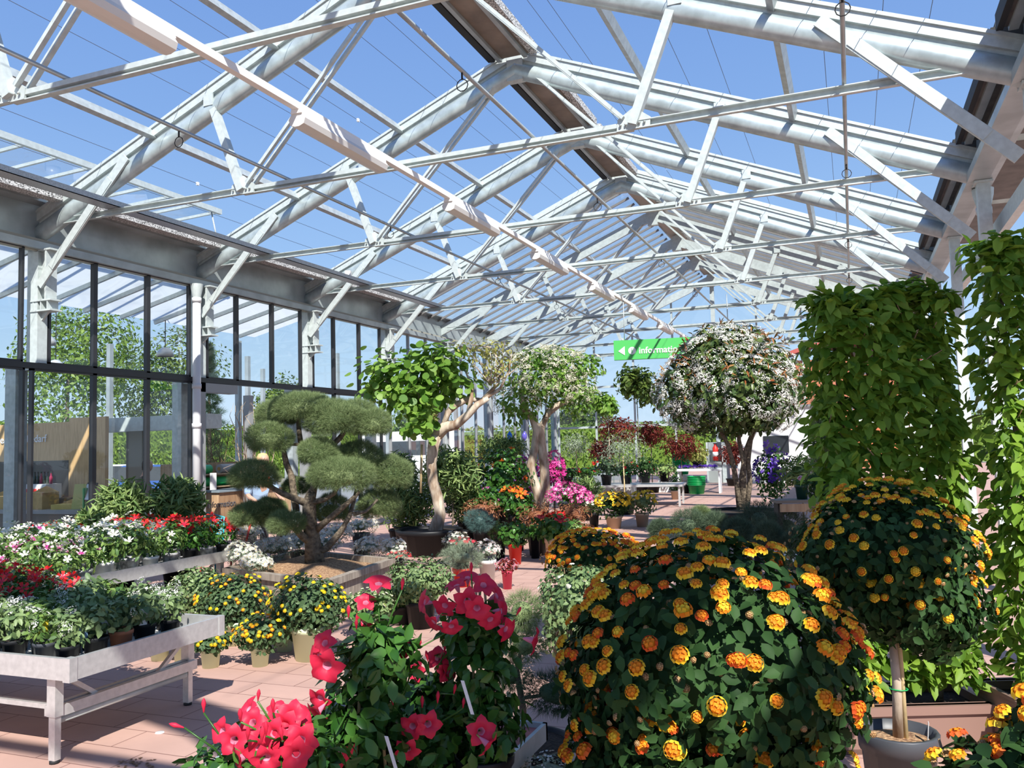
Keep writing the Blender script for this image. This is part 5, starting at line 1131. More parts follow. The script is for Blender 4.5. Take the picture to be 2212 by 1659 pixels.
# ================================================================== MIDDLE PLANTS
def mid(name, label, cat, u, vt, vb, w, d, lm, tpl, size, n, potm=POTB, fl=None, group=None, stem=None, lo=.55, seed=None, ph=None, depth=.85, up=.3, outw=.5, dn=.3, pr=None, core=True, lobes=1, ground=0.0):
    """plant whose foliage spans the rows vt..vb and w columns at depth d; fl = (petal mats, template, size, count, zmin)"""
    p = at_d(u, (vt + vb) / 2, d); s = d / FPX; rx = w * s / 2; zt, zb = float(at_d(u, vt, d)[2]), float(at_d(u, vb, d)[2]); zb = max(zb, .06 + ground); zt = max(zt, zb + .1)
    seed = seed if seed is not None else int(u * 7 + vt) % 9973
    r = empty(name, (p[0], p[1], ground), 0, label, cat, group); c = (0, 0, (zt + zb) / 2 - ground); rr = (rx, rx * depth, (zt - zb) / 2)
    fm = FM(); bl = [(c, rr)]
    if lobes > 1:
        g = random.Random(seed); bl = [((g.uniform(-.45, .45) * rx, g.uniform(-.4, .4) * rx, c[2] + g.uniform(-.5, .5) * rr[2]), (rx * .6, rx * .55, rr[2] * .55)) for _ in range(lobes)]
    fb = FM() if fl else None
    for k, (cc, q) in enumerate(bl):
        P, N = blob(cc, q, n // len(bl), lo, .12, seed + k)
        if tpl is TUFT: tufts(fm, P, nrm(N + np.array([0, 0, up])), TUFT, size, seed + k)
        else: leaves(fm, P, N, tpl, size, seed=seed + k, up=up, outw=outw, dn=dn)
        if core: fm.ell(cc, [e * .45 for e in q], 0, 10)
        if fl:
            P, N = blob(cc, [e * 1.02 for e in q], max(1, fl[3] // len(bl)), .95, .12, seed + 50 + k, zmin=fl[4]); tufts(fb, P, nrm(N + np.array([0, 0, .35])), fl[1], fl[2], seed + k)
    fm.build('foliage', lm, r)
    if fl: tag(fb.build('blossoms', fl[0], r), kind='stuff')
    hb = zb - ground
    if stem or hb > .75:
        h = ph or .30; pot(r, pr or max(.12, min(.28, rx * .55)), h, potm); MB().tube([(0, 0, h * .85), (.01, .01, (h + hb) / 2), (0, 0, hb + rr[2] * .6)], [.022, .018, .015], 7).build('stem', stem or BARK, r)
    else: pot(r, pr or max(.06, min(.3, rx * .45)), ph or max(.12, hb * 1.08 + .02), potm)
    return r
# oleanders
OL = dict(lm=L_OLE, tpl=LEAFN, size=.165, lo=.15, up=.1, outw=1.1, dn=-.25, core=False)
for u, vt, vb, w, d, n, lb in ((262, 1045, 1150, 110, 11.6, 420, 'oleander behind the rear bench, left of the two'), (385, 1035, 1150, 120, 11.8, 450, 'oleander behind the rear bench, right of the two'), (975, 965, 1080, 130, 15.8, 600, 'tall oleander just right of the pale twisted trunk'), (880, 1040, 1140, 130, 16.2, 520, 'low oleander between cloud pine and black tub'), (1010, 1030, 1130, 100, 16.4, 420, 'oleander right of the black tub'), (860, 980, 1060, 80, 16.5, 350, 'oleander with budding tips behind the cloud pine'), (1085, 945, 1000, 110, 18.5, 380, 'oleander top behind the dark hibiscus'), (1265, 1030, 1090, 70, 20.5, 260, 'oleander behind the magenta azalea'), (200, 1110, 1170, 70, 10.6, 220, 'small oleander at the left end behind the rear bench')):
    mid('oleander', lb, 'shrub', u, vt, vb, w, d, n=int(n * 3.0), group='oleanders', **OL)
mid('hibiscus_bush', 'dark leafy hibiscus with few orange-red flowers behind the nandinas', 'flowering shrub', 1085, 965, 1095, 125, 16.4, L_MAND, LEAFW, .11, 700, fl=([F_ROR, F_ORA], FLOW5, .12, 12, -.6))
mid('hibiscus_bush', 'green hibiscus with orange blooms left of the twin trunk', 'flowering shrub', 1115, 1050, 1120, 75, 15.0, L_MAND, LEAFW, .10, 240, fl=([F_ROR, F_ORA], FLOW5, .17, 9, .45))
mid('hibiscus_bush', 'red hibiscus in a beige pot near the orange lantana', 'flowering shrub', 1195, 1108, 1168, 85, 13.2, L_MAND, LEAFW, .10, 260, POTBE, fl=([F_RED, F_CRIM], FLOW5, .18, 9, .4))
mid('hibiscus_bush', 'leafy hibiscus in a bright red pot', 'flowering shrub', 1112, 1125, 1180, 68, 13.3, L_MAND, LEAFW, .09, 200, POTR, pr=.11)
mid('bougainvillea', 'dark magenta bougainvillea behind the twin trunk', 'flowering shrub', 1135, 985, 1080, 60, 17.6, L_MAND, LEAF, .07, 200, fl=([F_MAG, F_PUR], FLOW5, .10, 120, -.7))
mid('bougainvillea', 'bright magenta bougainvillea right of the twin trunk', 'flowering shrub', 1195, 980, 1055, 52, 17.8, L_MAND, LEAF, .07, 120, fl=([F_MAG, F_MAG], FLOW5, .10, 170, -.8))
mid('azalea', 'pink-purple azalea mound right of the twin trunk', 'flowering shrub', 1228, 1045, 1098, 85, 16.6, L_MAND, DIA, .06, 220, fl=([F_MAG, F_PIN], FLOW5, .09, 190, -.3))
for u, vt, vb, w, d, lb in ((1040, 1075, 1125, 95, 14.6, 'coppery nandina left of the blue-grey ball plant'), (1160, 1085, 1150, 100, 14.3, 'coppery nandina at the foot of the twin trunk'), (1235, 1085, 1135, 80, 15.0, 'coppery nandina below the azalea'), (1255, 1130, 1160, 60, 14.0, 'small coppery nandina right of the red hibiscus')):
    mid('nandina', lb, 'shrub', u, vt, vb, w, d, L_NAND, LEAFN, .075, 520, group='nandinas', lo=.3)
mid('blue_grey_ball', 'round blue-grey clipped ball plant right of the black tub', 'shrub', 1036, 1100, 1150, 62, 13.4, L_BLUE, TUFT, .06, 1400)
mid('euonymus', 'cream-edged leafy plant between the nandinas', 'shrub', 1080, 1120, 1170, 50, 13.8, L_DIPL, LEAF, .06, 220); mid('euonymus', 'cream-edged leafy plant under the red hibiscus', 'shrub', 1240, 1120, 1170, 60, 13.6, L_DIPL, LEAF, .06, 220)
mid('camellia', 'glossy leafy plant with tiny pink buds below the dark hibiscus', 'shrub', 1062, 1050, 1110, 70, 15.3, L_MAND, LEAFW, .10, 260, fl=([F_MAG, F_PIN], FLOW5, .05, 8, -.3))
mid('camellia', 'dark leafy plant in a black pot beside the red pot', 'shrub', 1155, 1135, 1165, 50, 13.9, L_MAND, LEAF, .07, 160, ph=.4)
# dark-eyed daisies round the cloud pine
DY = ([F_WHI, F_YEL], FLOWD, .05)
for k, (u, vt, vb, w, d, n, lb) in enumerate(((520, 1170, 1225, 80, 10.6, 80, 'leftmost mound of white daisies behind the wooden planter'), (590, 1160, 1210, 90, 11.2, 90, 'white daisy mound left of the cloud pine trunk'), (640, 1150, 1200, 80, 11.8, 80, 'white daisy mound directly behind the cloud pine trunk'), (555, 1195, 1235, 70, 10.0, 60, 'white daisy mound touching the left planter corner'), (700, 1150, 1195, 70, 11.8, 60, 'white daisy mound right of the cloud pine trunk'), (800, 1160, 1205, 80, 12.0, 90, 'white daisy mound behind the right planter corner'), (850, 1165, 1210, 60, 11.8, 50, 'white daisy mound left of the black tub'), (780, 1110, 1160, 80, 12.6, 70, 'silvery daisy standard crown right of the cloud pine'), (725, 1130, 1175, 70, 12.4, 60, 'silvery daisy crown behind the cloud pine trunk'), (535, 1130, 1168, 70, 11.8, 50, 'silvery daisy standard left of the cloud pine'), (610, 1105, 1140, 60, 13.4, 40, 'silvery daisy crown behind the left pine pads'), (985, 1150, 1190, 60, 13.2, 25, 'dark daisy plant in the shade of the black tub'))):
    mid('daisy_plant', lb, 'flowering plant', u, vt, vb, w, d, L_SILV, DIAN, .055, 420, POTG, fl=(DY[0], FLOWD, .046, int(n * 2.6), -.2), group='white daisies', ph=.15 if d < 12.5 else None)
mid('green_mound', 'dense green leafy mound right of the wooden planter', 'shrub', 908, 1205, 1305, 145, 8.8, L_LANTG, LEAF, .055, 1500, POTB)
mid('grey_green_mound', 'feathery grey-green mound in a red pot', 'shrub', 998, 1178, 1232, 95, 11.3, L_SILV, TUFT, .055, 1400, POTR, pr=.13)
mid('daisy_plant', 'white daisy with red centres in a white pot', 'flowering plant', 1052, 1167, 1215, 66, 11.7, L_SILV, DIAN, .05, 300, POTW, fl=([F_WHI, F_RED], FLOWD, .045, 90, 0), pr=.12)
mid('begonia', 'small pink-leaved plant in a pink pot on the path', 'flowering plant', 1095, 1207, 1238, 48, 11.0, L_RED, LEAF, .045, 160, POTP, fl=([F_PIN, F_CRIM], FLOW5, .03, 60, -.3), pr=.07)
mid('osteospermum', 'red-flowered silvery plant left of the white-potted daisy', 'flowering plant', 1000, 1160, 1185, 60, 11.6, L_SILV, DIAN, .05, 200, fl=([F_CRIM, F_RED], FLOWD, .05, 26, .1)); mid('osteospermum', 'pink-flowered plant right of the planter', 'flowering plant', 860, 1190, 1215, 60, 11.0, L_SILV, DIAN, .05, 200, fl=([F_CRIM, F_ORA], FLOWD, .05, 26, .1))
# yellow pot lantanas by the path
mid('pot_lantana', 'yellow-flowered pot lantana standing on the far path, left one', 'flowering shrub', 1325, 1062, 1118, 80, 18.4, L_LANT, LEAF, .08, 420, POTBE, fl=([F_YEL, F_YEL], DISC, .07, 190, 0)); mid('pot_lantana', 'yellow and cream pot lantana standing on the far path, right one', 'flowering shrub', 1386, 1060, 1112, 66, 18.6, L_LANTG, LEAF, .08, 360, POTBE, fl=([F_YEL, F_ORA], DISC, .07, 110, 0))
mid('white_verbena', 'cream flowering plant left of the yellow path lantana', 'flowering shrub', 1282, 1068, 1112, 50, 18.8, L_LANTG, LEAF, .07, 260, POTB, fl=([F_CRE], DISC, .07, 50, 0))
L_ROSE = leafmat('rosemary_needle', (0.03, 0.06, 0.035), (0.16, 0.22, 0.13), 0.1, 0.6, 0.2)
# rosemary mounds
for k, (u, vt, vb, w, d) in enumerate(((1425, 1122, 1166, 42, 12.6), (1487, 1102, 1170, 78, 12.6), (1545, 1108, 1165, 55, 12.4), (1595, 1120, 1180, 60, 11.8), (1640, 1085, 1160, 80, 12.8), (1700, 1100, 1180, 85, 12.0), (1660, 1130, 1190, 60, 11.2), (1725, 1140, 1200, 60, 11.0), (1515, 1095, 1130, 36, 13.8))):
    mid('rosemary_ball', f'dark needle-leaved ball plant before the photinia bowl, {["leftmost and smallest","second from left, wide","third from left","fourth, low in front","tall one under the bowl rim","wide one towards the right","low front one at the right","rightmost low one","pale one behind the wide ball"][k]}', 'shrub', u, vt, vb, w, d, L_ROSE if k != 8 else L_PINE, TUFT, .07, 1600, POTG, group='dark ball plants')
for k, (u, v, lb) in enumerate(((1440, 1160, 'pale succulent plant under the leftmost ball plant'), (1500, 1190, 'white-tipped plant behind the huge lantana'))): mid('pale_herb', lb, 'herb', u, v - 20, v + 14, 50, 11.6, L_SILV, LEAFN, .05, 200, POTG)
for k, (u, v, w, lb) in enumerate(((1770, 1260, 70, 'pale herb right of the huge lantana'), (1690, 1215, 60, 'reddish sedum in front of the ball plants'), (1745, 1310, 60, 'grey herb under the lantana standard'))): mid('low_herb', lb, 'herb', u, v - 35, v + 30, w, 8.0 - k * .6, L_SILV if k != 1 else L_PHOT, LEAFN, .05, 300, POTG, fl=([F_WHI, F_PIN], DISC, .03, 20, 0))
# clematis, rose, side bench
mid('clematis', 'violet-flowered climber on a stake right of the photinia', 'climbing plant', 1668, 965, 1085, 75, 16.8, L_MAND, LEAF, .09, 520, fl=([F_PUR, F_PUR], FLOW5, .15, 42, -.2), ph=.3, pr=.2)
p = at_d(1740, 1075, 12.0); r = empty('side_bench', (p[0], p[1], 0), .3, 'low wooden display bench with the green rose pot', 'bench')
zb_ = float(at_d(1740, 1078, 12)[2]); MB().box(-.45, .45, -.2, .2, zb_ - .04, zb_).build('top', mat('grey_board', (.22, .19, .15), .7), r); MB().box(-.40, .40, -.21, -.17, zb_ - .16, zb_ - .05).build('apron', OAKL, r)
for x in (-.38, .38): MB().box(x - .03, x + .03, -.1, .16, 0, zb_ - .04).build('leg', mat('shade_dark_board', (.07, .06, .05), .7), r)  # leg colour darkened to stand in for the shade under the bench
p = at_d(1731, 1040, 12.0); r = empty('potted_rose', (p[0], p[1], zb_), 0, 'pink rose in a dark green pot on the side bench', 'flowering plant'); pot(r, .09, .2, mat('dark_green_pot', (.01, .05, .035), .4))
fm = FM(); P, N = blob((0, 0, .24), (.08, .08, .06), 60, .5, .1, 7); leaves(fm, P, N, LEAF, .05, seed=2); fm.build('foliage', L_MAND, r); fm = FM()
for k in range(4): P, N = blob((0, -.02, .28), (.045 - k * .01, .045 - k * .01, .04), 14, 1, 0, k, zmin=-.2); tufts(fm, P, N, DISC, .05, k)
fm.build('rose_bloom', F_PIN, r)
mid('leafy_shrub', 'dark narrow-leaved shrub behind the side bench', 'shrub', 1730, 985, 1050, 90, 15.0, L_OLE, LEAFN, .16, 420, lo=.3, outw=1.1); mid('leafy_shrub', 'dark shrub between clematis and hornbeam screen', 'shrub', 1790, 1010, 1090, 90, 11.0, L_LANT, LEAF, .09, 420); mid('leafy_shrub', 'dark undergrowth shrub left of the lantana standard', 'shrub', 1760, 1120, 1220, 90, 9.6, L_LANT, LEAF, .07, 500)
# olive standards and maples far back
for u, vt, vb, w, d, lb in ((1244, 930, 990, 70, 24, 'thin-leaved olive standard, left of the two'), (1345, 930, 1010, 110, 22, 'thin-leaved olive standard with pale stem, right of the two')): mid('olive_standard', lb, 'standard tree', u, vt, vb, w, d, L_SILV, DIAN, .10, 900, stem=STAKE, lo=.1, core=False, ph=.35)
for u, vt, vb, w, d, lb in ((1335, 895, 960, 90, 30, 'dark red maple behind the olive standards'), (1405, 910, 960, 60, 31, 'dark red maple right of the sign'), (1470, 935, 990, 80, 30, 'red maple behind the green tub stacks'), (1580, 955, 1000, 50, 34, 'orange-red maple behind the photinia trunks'), (1300, 950, 990, 60, 32, 'brownish maple behind the left olive')): mid('red_maple', lb, 'tree', u, vt, vb, w, d, L_RED, LEAFN, .22, 520, group='red maples', lo=.2, core=False, stem=BARK)
mid('tall_foliage', 'tall loose green tree under the information sign', 'tree', 1375, 775, 900, 90, 30, L_TREE, LEAF, .22, 800, lo=.1, core=False, stem=BARK, lobes=4); mid('tall_foliage', 'tall loose green tree with pale trunk right of the creamy blossoms', 'tree', 1312, 820, 900, 70, 27, L_ROUND, LEAF, .2, 420, lo=.1, core=False, stem=BARKP, lobes=3)
for k in range(6):
    u = 1225 + k * 42; mid('leafy_bush', f'leafy bush on the far sales bench, {["first","second","third","fourth","fifth","sixth"][k]} from the left', 'shrub', u, 1012 if k < 2 else 985 + (k % 2) * 14, 1028, 60, 24 + k * .4, [L_LANT, L_MAND, L_PIND, L_MAND, L_LANT, L_OLE][k], LEAF, .11, 260, fl=([F_RED, F_ORA], DISC, .10, [10, 16, 6, 12, 4, 0][k] or 1, 0), group='bushes on the far sales bench', ph=.3, ground=.62, pr=.16)
p = at_d(1330, 1035, 25.2); r = empty('sales_bench', (p[0], p[1], 0), .1, 'long grey sales bench far back with green hoops', 'bench'); MB().box(-1.9, 2.0, -.7, .7, .56, .62).build('top', ALU, r)
for x in (-1.8, 0, 1.9):
    for y in (-.6, .6): MB().box(x - .03, x + .03, y - .03, y + .03, 0, .56).build('leg', ALU, r)
p = at_d(1272, 1000, 27); r = empty('net_tunnel', (p[0], p[1], .5), .1, 'green hooped net tunnel over the far left flower bed', 'net tunnel'); b = MB()
for k in range(6): b.tube([(-1.5 + k * .55, .5 * math.cos(q), .55 * math.sin(q)) for q in [j * PI / 8 for j in range(9)]], .02, 6)
b.build('hoop', GREENP, r); b = MB(); b.add([(x, .5 * math.cos(q), .55 * math.sin(q)) for x in (-1.5, 1.25) for q in [j * PI / 8 for j in range(9)]], [(j, j + 1, 10 + j, 9 + j) for j in range(8)]); b.build('net', glassmat('thin_net', (.8, .86, .82), .18, .2), r); MB().box(-1.6, 1.4, -.6, .6, -.5, 0).build('bed', ALU, r)
mid('lime_bush', 'lime-yellow round bush on the far right flower bench', 'shrub', 1505, 965, 998, 46, 30, L_YEL, LEAF, .14, 300, ground=.9, ph=.2); p = at_d(1510, 1000, 30); r = empty('pansy_bench', (p[0], p[1], 0), .05, 'white flower bench with violet pansies far back', 'bench'); MB().box(-.75, .75, -.4, .4, .78, .86).build('top', LABELW, r)
for x in (-.7, .7): MB().box(x - .03, x + .03, -.3, .3, 0, .78).build('leg', LABELW, r)
for k in range(8):
    q = (p[0] - .62 + k * .17, p[1] - .2, .86); e = empty('pansy', q, 0, 'small violet pansy on the white flower bench', 'flowering plant', 'pansies on the white bench'); fm = FM(); P, N = blob((0, 0, .06), (.08, .1, .06), 26, .8, .1, k, zmin=0); tufts(fm, P, N, FLOW5, .08, k); fm.build('blossoms', [F_PUR, F_PUR], e); fm = FM(); P, N = blob((0, 0, .04), (.08, .09, .05), 30, .5, .1, k); leaves(fm, P, N, DIA, .05, seed=k); fm.build('foliage', L_MAND, e)
# tub stacks
def tubstack(u, v, d, n, lb, w=.30, ground=0.0, m=GREENP):
    p = at_d(u, v, d); gr = lb
    b = MB(); b.lathe([(.001, .0), (w * .82, 0), (w, .30), (w * 1.09, .30), (w * 1.09, .33), (w * .96, .33), (w * .78, .02), (.001, .02)], 18); me = b.me('shell', m)
    for k in range(n):
        t = empty('plastic_tub', (p[0], p[1], ground + k * .055), 0, f'{lb}, {"at the bottom" if k == 0 else ("on top" if k == n - 1 else "between bottom and top")}', 'tub', gr); link('shell', me, t)
tubstack(1505, 1055, 29.5, 6, 'green tub in the shorter front stack on the far path')
tubstack(1472, 1025, 31.0, 9, 'green tub in the taller stack behind', ground=.62)
b = MB(); p = at_d(1470, 1040, 31.0); r = empty('white_crate', (p[0], p[1], 0), 0, 'white crate stack carrying the taller green tub stack', 'crate')
for k in range(3): MB().box(-.75, .4, -.35, .35, k * .2, k * .2 + .19).build('crate_body', LABELW, r)
# pillar with extinguisher
p = at_z(1553, 1042, 0); r = empty('pillar_box', (p[0], p[1], 0), 0, 'grey steel pillar casing on the far path', 'pillar')
MB().box(-.45, -.38, -.3, .3, 0, 1.75).build('side_plate', STEELW, r); MB().box(.22, .45, -.3, .3, 0, 1.75).build('side_plate', STEELW, r); MB().box(-.38, .22, .2, .3, 0, 1.75).build('back_plate', STEELD, r); MB().box(-.38, .22, -.25, .2, 0, .9).build('glass_front', mat('grey_panel', (.33, .36, .35), .4), r)
r2 = empty('fire_extinguisher', (p[0] - .08, p[1] - .1, .95), 0, 'red fire extinguisher with white label in the grey pillar casing', 'fire extinguisher'); MB().lathe([(.001, 0), (.12, 0), (.12, .55), (.05, .65), (.05, .72), (.001, .72)], 14).build('cylinder', POTR, r2); MB().lathe([(.122, .18), (.124, .18), (.124, .38), (.122, .38)], 14).build('white_label', LABELW, r2); MB().box(-.08, .08, -.02, .02, .72, .76).build('handle', BLACK, r2)
mid('pink_mandevilla', 'slim pink mandevilla in a brown pot on the far path', 'climbing plant', 1457, 1025, 1062, 26, 27.0, L_MAND, LEAF, .10, 160, POTBE, fl=([F_PIN, F_WHI], FLOW5, .14, 6, -.5), pr=.13)
for k, (u, v) in enumerate(((1101, 942), (1133, 942))):
    p = at_d(u, v, 26); o = empty('glass_drop', tuple(p), 0, f'{"blue" if k == 0 else "violet"} hanging glass ornament behind the trees', 'ornament'); MB().lathe([(.001, -.16), (.08, -.05), (.08, .05), (.001, .16)], 12).build('drop', mat('blue_glass', (.01, .15, .65), .15) if k == 0 else mat('violet_glass', (.12, .10, .45), .15), o); MB().tube([(0, 0, .15), (0, 0, .9)], .004, 4).build('cord', BLACK, o)

# ================================================================== BENCHES WITH POT PLANTS (left)
def bench(x0, x1, y0, y1, z, label, legs):
    r = empty('display_bench', (x1, y0, 0), 0, label, 'bench', 'aluminium display benches'); X, Y = x0 - x1, y1 - y0
    for a in ((X, 0, 0, .03), (X, 0, Y - .03, Y), (-.03, 0, 0, Y), (X, X + .03, 0, Y)): MB().box(*a, z - .13, z).build('rim', ALU, r)
    for xx, yy in ((0, 0), (0, Y), (X, 0), (X, Y)): b = MB(); b.box(xx - .05 if xx == 0 else xx - .006, xx + .006 if xx == 0 else xx + .05, yy - .006 if yy == 0 else yy - .05, yy + .05 if yy == 0 else yy + .006, z - .137, z + .004); b.build('corner_cap', ALU, r)
    MB().box(X + .03, -.03, .03, Y - .03, z - .11, z - .09).build('tray', mat('pale_tray', (.62, .62, .60), .6, var=.1, scale=20), r)
    for xx, yy in legs:
        b = MB(); b.box(xx - .035, xx + .035, yy - .03, yy + .03, .28, z - .12); b.box(xx - .026, xx + .026, yy - .022, yy + .022, .02, .30); b.build('leg', ALU, r); MB().lathe([(.001, 0), (.03, 0), (.03, .015), (.012, .03)], 10, 0, (xx, yy, 0)).build('foot', BLACK, r)
    ys = sorted(set(l[1] for l in legs)); xs = sorted(set(l[0] for l in legs))
    for xx in xs: MB().box(xx - .02, xx + .02, ys[0], ys[-1], .27, .335).build('crossbar', ALU, r)
    MB().bar((xs[0], ys[0] + .1, .30), (xs[-1], ys[0] + .1, .30), .05, .03).build('crossbar', ALU, r)
    MB().tube([(xs[-1] - .05, ys[0] + .05, .235), (xs[-1] - .05, ys[-1] - .05, .235)], .026, 10).build('roller', STEELW, r)
    for yy, sg in ((ys[0], 1), (ys[-1], -1)): MB().bar((xs[-1] - .03, yy + sg * .02, .54), (xs[-1] - .03, yy + sg * .36, .30), .028, .028).build('brace', ALU, r)
    return r
bench(-7.0, -4.39, 3.79, 5.12, .65, 'near aluminium display bench at the left edge with white flowering pots', [(-.21, .08), (-.28, 1.27), (-2.3, .08), (-2.3, 1.27)])
bench(-10.3, -7.22, 5.75, 8.78, .65, 'rear aluminium display bench with red, pink and white pots', [(-.12, .9), (-.12, 2.75), (-2.6, .9), (-2.6, 2.75)])
def potted(name, r_, h, pm, fl_n, fl_m, fl_tpl, fl_s, lm, ltpl, lsz, n, rx, rz_, seed, label, cat='potted plant', zmin=0.05):
    r = empty(name, (0, 0, -50), 0, label, cat); pot(r, r_, h, pm, n=14); fm = FM(); c = (0, 0, h + rz_ * .9); P, N = blob(c, (rx, rx, rz_), n, .45, .15, seed); leaves(fm, P, N, ltpl, lsz, seed=seed, up=.35, rnd=.8); fm.build('foliage', lm, r)
    if fl_n:
        f = FM(); P, N = blob(c, (rx * 1.03, rx * 1.03, rz_ * 1.2), fl_n, .95, .15, seed + 9, zmin=zmin); tufts(f, P, nrm(N + np.array([0, 0, .5])), fl_tpl, fl_s, seed); tag(f.build('blossoms', fl_m, r), kind='stuff')
    return r
def protos(key, k, *a):
    out = []
    for i in range(k):
        out.append(potted(*a[:12], *a[12:14], a[14] + i * 3, 'x'))
    return out
PT = {
 'white_verbena': [potted('white_verbena', .072, .13, [POTB, POTG, POTB][i], [3, 2, 5][i], [F_WHI], CLUS, .075, L_DIPL if i == 1 else L_LANTG, LEAF, .055, 120, .105, .11, 600 + i, 'x') for i in range(3)],
 'green_lantana': [potted('green_lantana', .075, .14, [POTB, POTT, POTB][i], [0, 2, 0][i], [F_CRE], CLUS, .05, L_LANTG, LEAFW, .058, 130, .11, .11, 620 + i, 'x') for i in range(3)],
 'red_dipladenia': [potted('red_dipladenia', .08, .14, [POTL, POTB][i], [5, 8][i], [F_RED, F_CRIM], FLOW5, .085, L_MAND, LEAF, .055, 150, .15, .14, 640 + i, 'x') for i in range(2)],
 'white_dipladenia': [potted('white_dipladenia', .08, .14, [POTL, POTW][i], [6, 9][i], [F_WHI, F_CRE], FLOW5, .085, L_DIPL, LEAF, .055, 160, .16, .15, 660 + i, 'x') for i in range(2)],
 'pink_dipladenia': [potted('pink_dipladenia', .08, .14, POTL, [6, 9][i], [F_PIN, F_MAG], FLOW5, .085, L_DIPL, LEAF, .055, 160, .16, .15, 680 + i, 'x') for i in range(2)],
}
USED = set()
TXT = {'white_verbena': 'white verbena', 'green_lantana': 'flowerless green lantana', 'red_dipladenia': 'red dipladenia', 'white_dipladenia': 'white dipladenia', 'pink_dipladenia': 'pink dipladenia'}
OW = ['first', 'second', 'third', 'fourth', 'fifth', 'sixth', 'seventh', 'eighth', 'ninth', 'tenth', 'eleventh', 'twelfth', 'thirteenth']
def put(kind, i, x, y, z, label, group, sc=1.0):
    ps = PT[kind]; p = ps[i % len(ps)]
    if id(p) not in USED:
        USED.add(id(p)); p.location = (x, y, z); p.rotation_euler = (0, 0, random.uniform(0, 6)); tag(p, label, None, group); return p
    return dup(p, (x, y, z), random.uniform(0, 6), label, group, random.uniform(.92, 1.1) * sc)
rows = [-4.57, -4.81, -5.05, -5.30, -5.55, -5.80, -6.05, -6.3, -6.55]
for i, x in enumerate(rows):
    for j in range(6):
        y = 3.95 + j * .205 + random.uniform(-.02, .02); xx = x + random.uniform(-.02, .02)
        u, v, d = pix(xx, y, .85)
        if u < -330 or (i == 0 and j == 5): continue
        kind = 'white_verbena' if (i * 3 + j * 5) % 4 != 1 else 'green_lantana'
        if i in (0, 1) and j in (1, 2, 3): kind = 'green_lantana'
        if i >= 5 and j >= 3: kind = 'red_dipladenia'
        put(kind, i + 2 * j, xx, y, .56, f'{TXT[kind]} on the near bench, {OW[j]} pot back, {OW[i]} row from the right', 'pots on the near bench')
for i in range(8):
    x = -7.38 - i * .29
    for j in range(10):
        y = 5.92 + j * .30 + random.uniform(-.03, .03); xx = x + random.uniform(-.03, .03); u, v, d = pix(xx, y, .85)
        if u < -330: continue
        kind = ('pink_dipladenia' if j < 3 else 'white_dipladenia' if j < 7 else 'red_dipladenia')
        if i >= 4 and j > 5: kind = 'red_dipladenia' if (i + j) % 2 else 'white_dipladenia'
        if i >= 2 and j in (2, 3): kind = 'white_dipladenia'
        if i == 0 and j < 2: kind = 'white_dipladenia'
        put(kind, i + j, xx, y, .56, f'{TXT[kind]} on the rear bench, {OW[j]} pot back, {OW[i]} row from the aisle', 'pots on the rear bench', 1.18)
for ps in PT.values():
    for p in ps:
        if id(p) not in USED:
            for c in list(p.children): bpy.data.objects.remove(c)
            bpy.data.objects.remove(p)
for k, (x, y, t, m) in enumerate(((-4.62, 4.50, .3, LABELW), (-4.68, 4.24, -.2, LABELW), (-4.66, 4.74, .1, LABELW), (-4.66, 4.05, .4, mat('blue_label', (.25, .42, .70), .5)), (-4.95, 4.0, .5, mat('yellow_label', (.75, .60, .05), .5)))):
    o = MB().bar((0, 0, 0), (.012, -.01, .11), .055, .003).build('plant_label', m, None, (x + .08, y, .70), t); tag(o, ['white price card in the fourth pot of the near bench edge', 'white price card beside the second pot of the near bench edge', 'white price card at the far end of the near bench edge', 'blue and white care label at the front of the near bench', 'yellow care label by the front corner pots'][k], 'plant label')

# floor pots between near bench and planter
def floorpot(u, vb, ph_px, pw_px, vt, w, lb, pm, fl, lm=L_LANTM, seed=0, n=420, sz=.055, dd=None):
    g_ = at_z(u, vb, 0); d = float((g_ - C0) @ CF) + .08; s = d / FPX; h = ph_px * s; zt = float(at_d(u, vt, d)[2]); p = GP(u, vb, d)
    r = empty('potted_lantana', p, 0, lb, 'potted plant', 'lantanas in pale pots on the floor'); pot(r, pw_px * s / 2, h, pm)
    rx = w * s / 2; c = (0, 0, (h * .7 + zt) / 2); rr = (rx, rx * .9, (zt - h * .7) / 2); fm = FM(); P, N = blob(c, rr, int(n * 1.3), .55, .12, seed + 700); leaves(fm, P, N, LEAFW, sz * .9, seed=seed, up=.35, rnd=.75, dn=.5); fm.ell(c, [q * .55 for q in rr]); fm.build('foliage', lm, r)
    P, N = blob(c, [q * 1.03 for q in rr], fl[0], .98, .12, seed + 700, zmin=-.15); heads(r, P, nrm(N + np.array([0, 0, .3])), np.full(len(P), fl[1]), *fl[2], limit=40)
HEADYY = tpl_mesh('flower_head', HEAD, [F_LEM, F_LEM]); HEADYM = tpl_mesh('flower_head', HEAD, [F_LEM, F_YEL]); Y_ = ([HEADYY, HEADYY, HEADYM], [HEAD] * 3, [[F_LEM, F_LEM], [F_LEM, F_LEM], [F_LEM, F_YEL]]); YO_ = ([HEADYY, HEADYM, HEADO], [HEAD] * 3, [[F_LEM, F_LEM], [F_LEM, F_YEL], [F_ORA, F_YEL]]); W_M = ([HCR], [HEAD], [[F_CRE, F_GRN]])
floorpot(455, 1446, 44, 44, 1362, 80, 'yellow lantana in a small cream pot beside the near bench leg', POTC, (26, .042, Y_), seed=1)
floorpot(562, 1443, 44, 42, 1330, 112, 'yellow-orange lantana in a small cream pot, right of the bench leg', POTC, (44, .042, YO_), seed=2, n=520)
floorpot(672, 1428, 72, 84, 1248, 170, 'largest yellow lantana in a tall cream pot before the wooden planter', POTC, (70, .042, Y_), seed=3, n=1500)
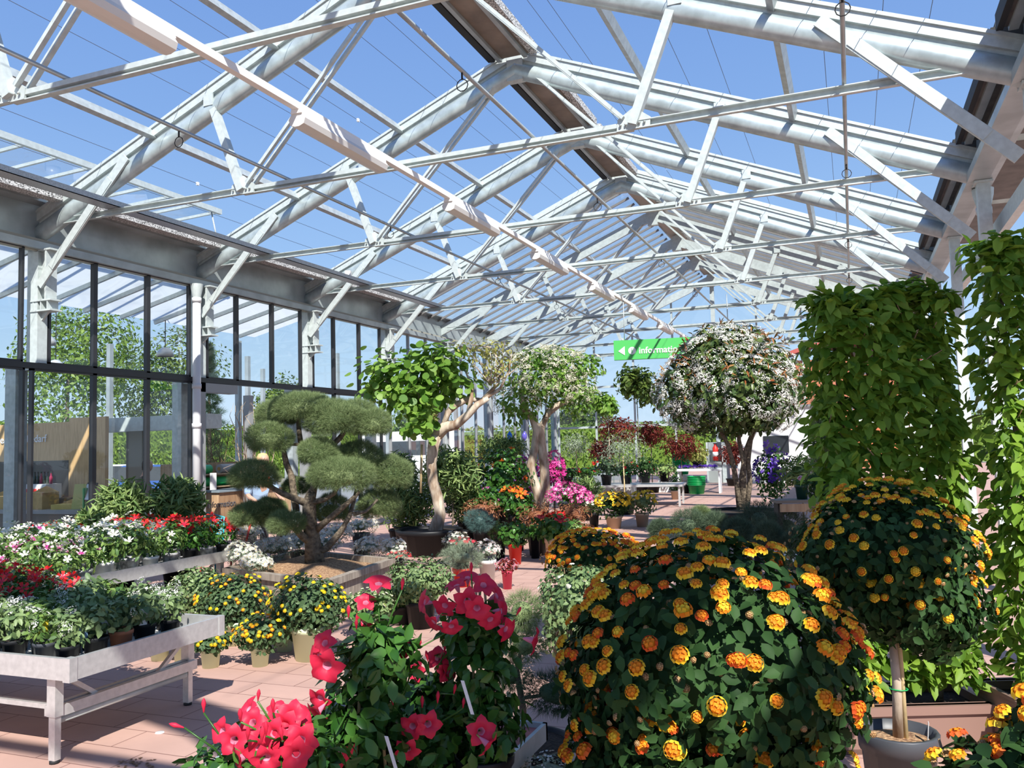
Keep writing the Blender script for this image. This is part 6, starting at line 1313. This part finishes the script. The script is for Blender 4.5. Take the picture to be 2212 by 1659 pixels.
floorpot(615, 1410, 38, 40, 1330, 90, 'dark leafy lantana in a cream pot left of the largest one', POTC, (10, .042, Y_), seed=4, n=350)
floorpot(505, 1395, 50, 70, 1245, 150, 'orange-yellow lantana mound at the left planter corner', POTC, (64, .042, YO_), seed=5, n=1300)
floorpot(430, 1370, 50, 60, 1228, 120, 'pale green lantana mound behind the near bench end', POTC, (26, .03, W_M), L_LANTG, 6, 1000)
floorpot(345, 1430, 44, 44, 1350, 70, 'small lantana in a cream pot under the near bench', POTC, (10, .042, Y_), seed=7, n=220)
floorpot(395, 1435, 44, 42, 1360, 66, 'small lantana in a cream pot behind the bench leg', POTC, (12, .042, Y_), seed=8, n=220)
floorpot(800, 1385, 50, 60, 1275, 110, 'cream-flowered lantana behind the middle mandevilla', POTC, (40, .034, W_M), L_LANTG, 9, 700)
floorpot(870, 1350, 40, 60, 1265, 100, 'dark-leaved lantana with cream heads behind the mandevillas', POTB, (24, .03, W_M), L_LANT, 10, 600)
# small things on the floor
p = at_z(345, 1583, 0); o = MB().lathe([(.001, .004), (.028, .004), (.03, .0)], 16).build('floor_disc', LABELW, None, (p[0], p[1], .001)); tag(o, 'small pale round disc lying on the pavers', 'disc')
g = random.Random(5); p = at_z(290, 1650, 0)
fm = FM(); q = np.array([[g.gauss(0, .07), g.gauss(0, .03), .006] for _ in range(40)]); fm.scatter(DIA, q, tangent(np.tile([[0, 0, 1.]], (40, 1)), 3), np.tile([[.1, .1, 1.]], (40, 1)), .03); tag(fm.build('dry_leaf_litter', leafmat('dry_leaf', (.12, .06, .03), (.25, .14, .07), 0), None, (p[0], p[1], 0)), 'scatter of brown dry leaf bits on the pavers at the bottom edge', 'litter', None, 'stuff')
for k, (u, v) in enumerate(((395, 1225), (285, 1235))):
    p = at_z(u, v, 0); r = empty('spare_pot', (p[0], p[1], 0), 0, ['black spare pot standing under the rear bench', 'terracotta spare pot under the rear bench'][k], 'plant pot'); pot(r, .2, .3 if k == 0 else .2, POTB if k == 0 else POTT)
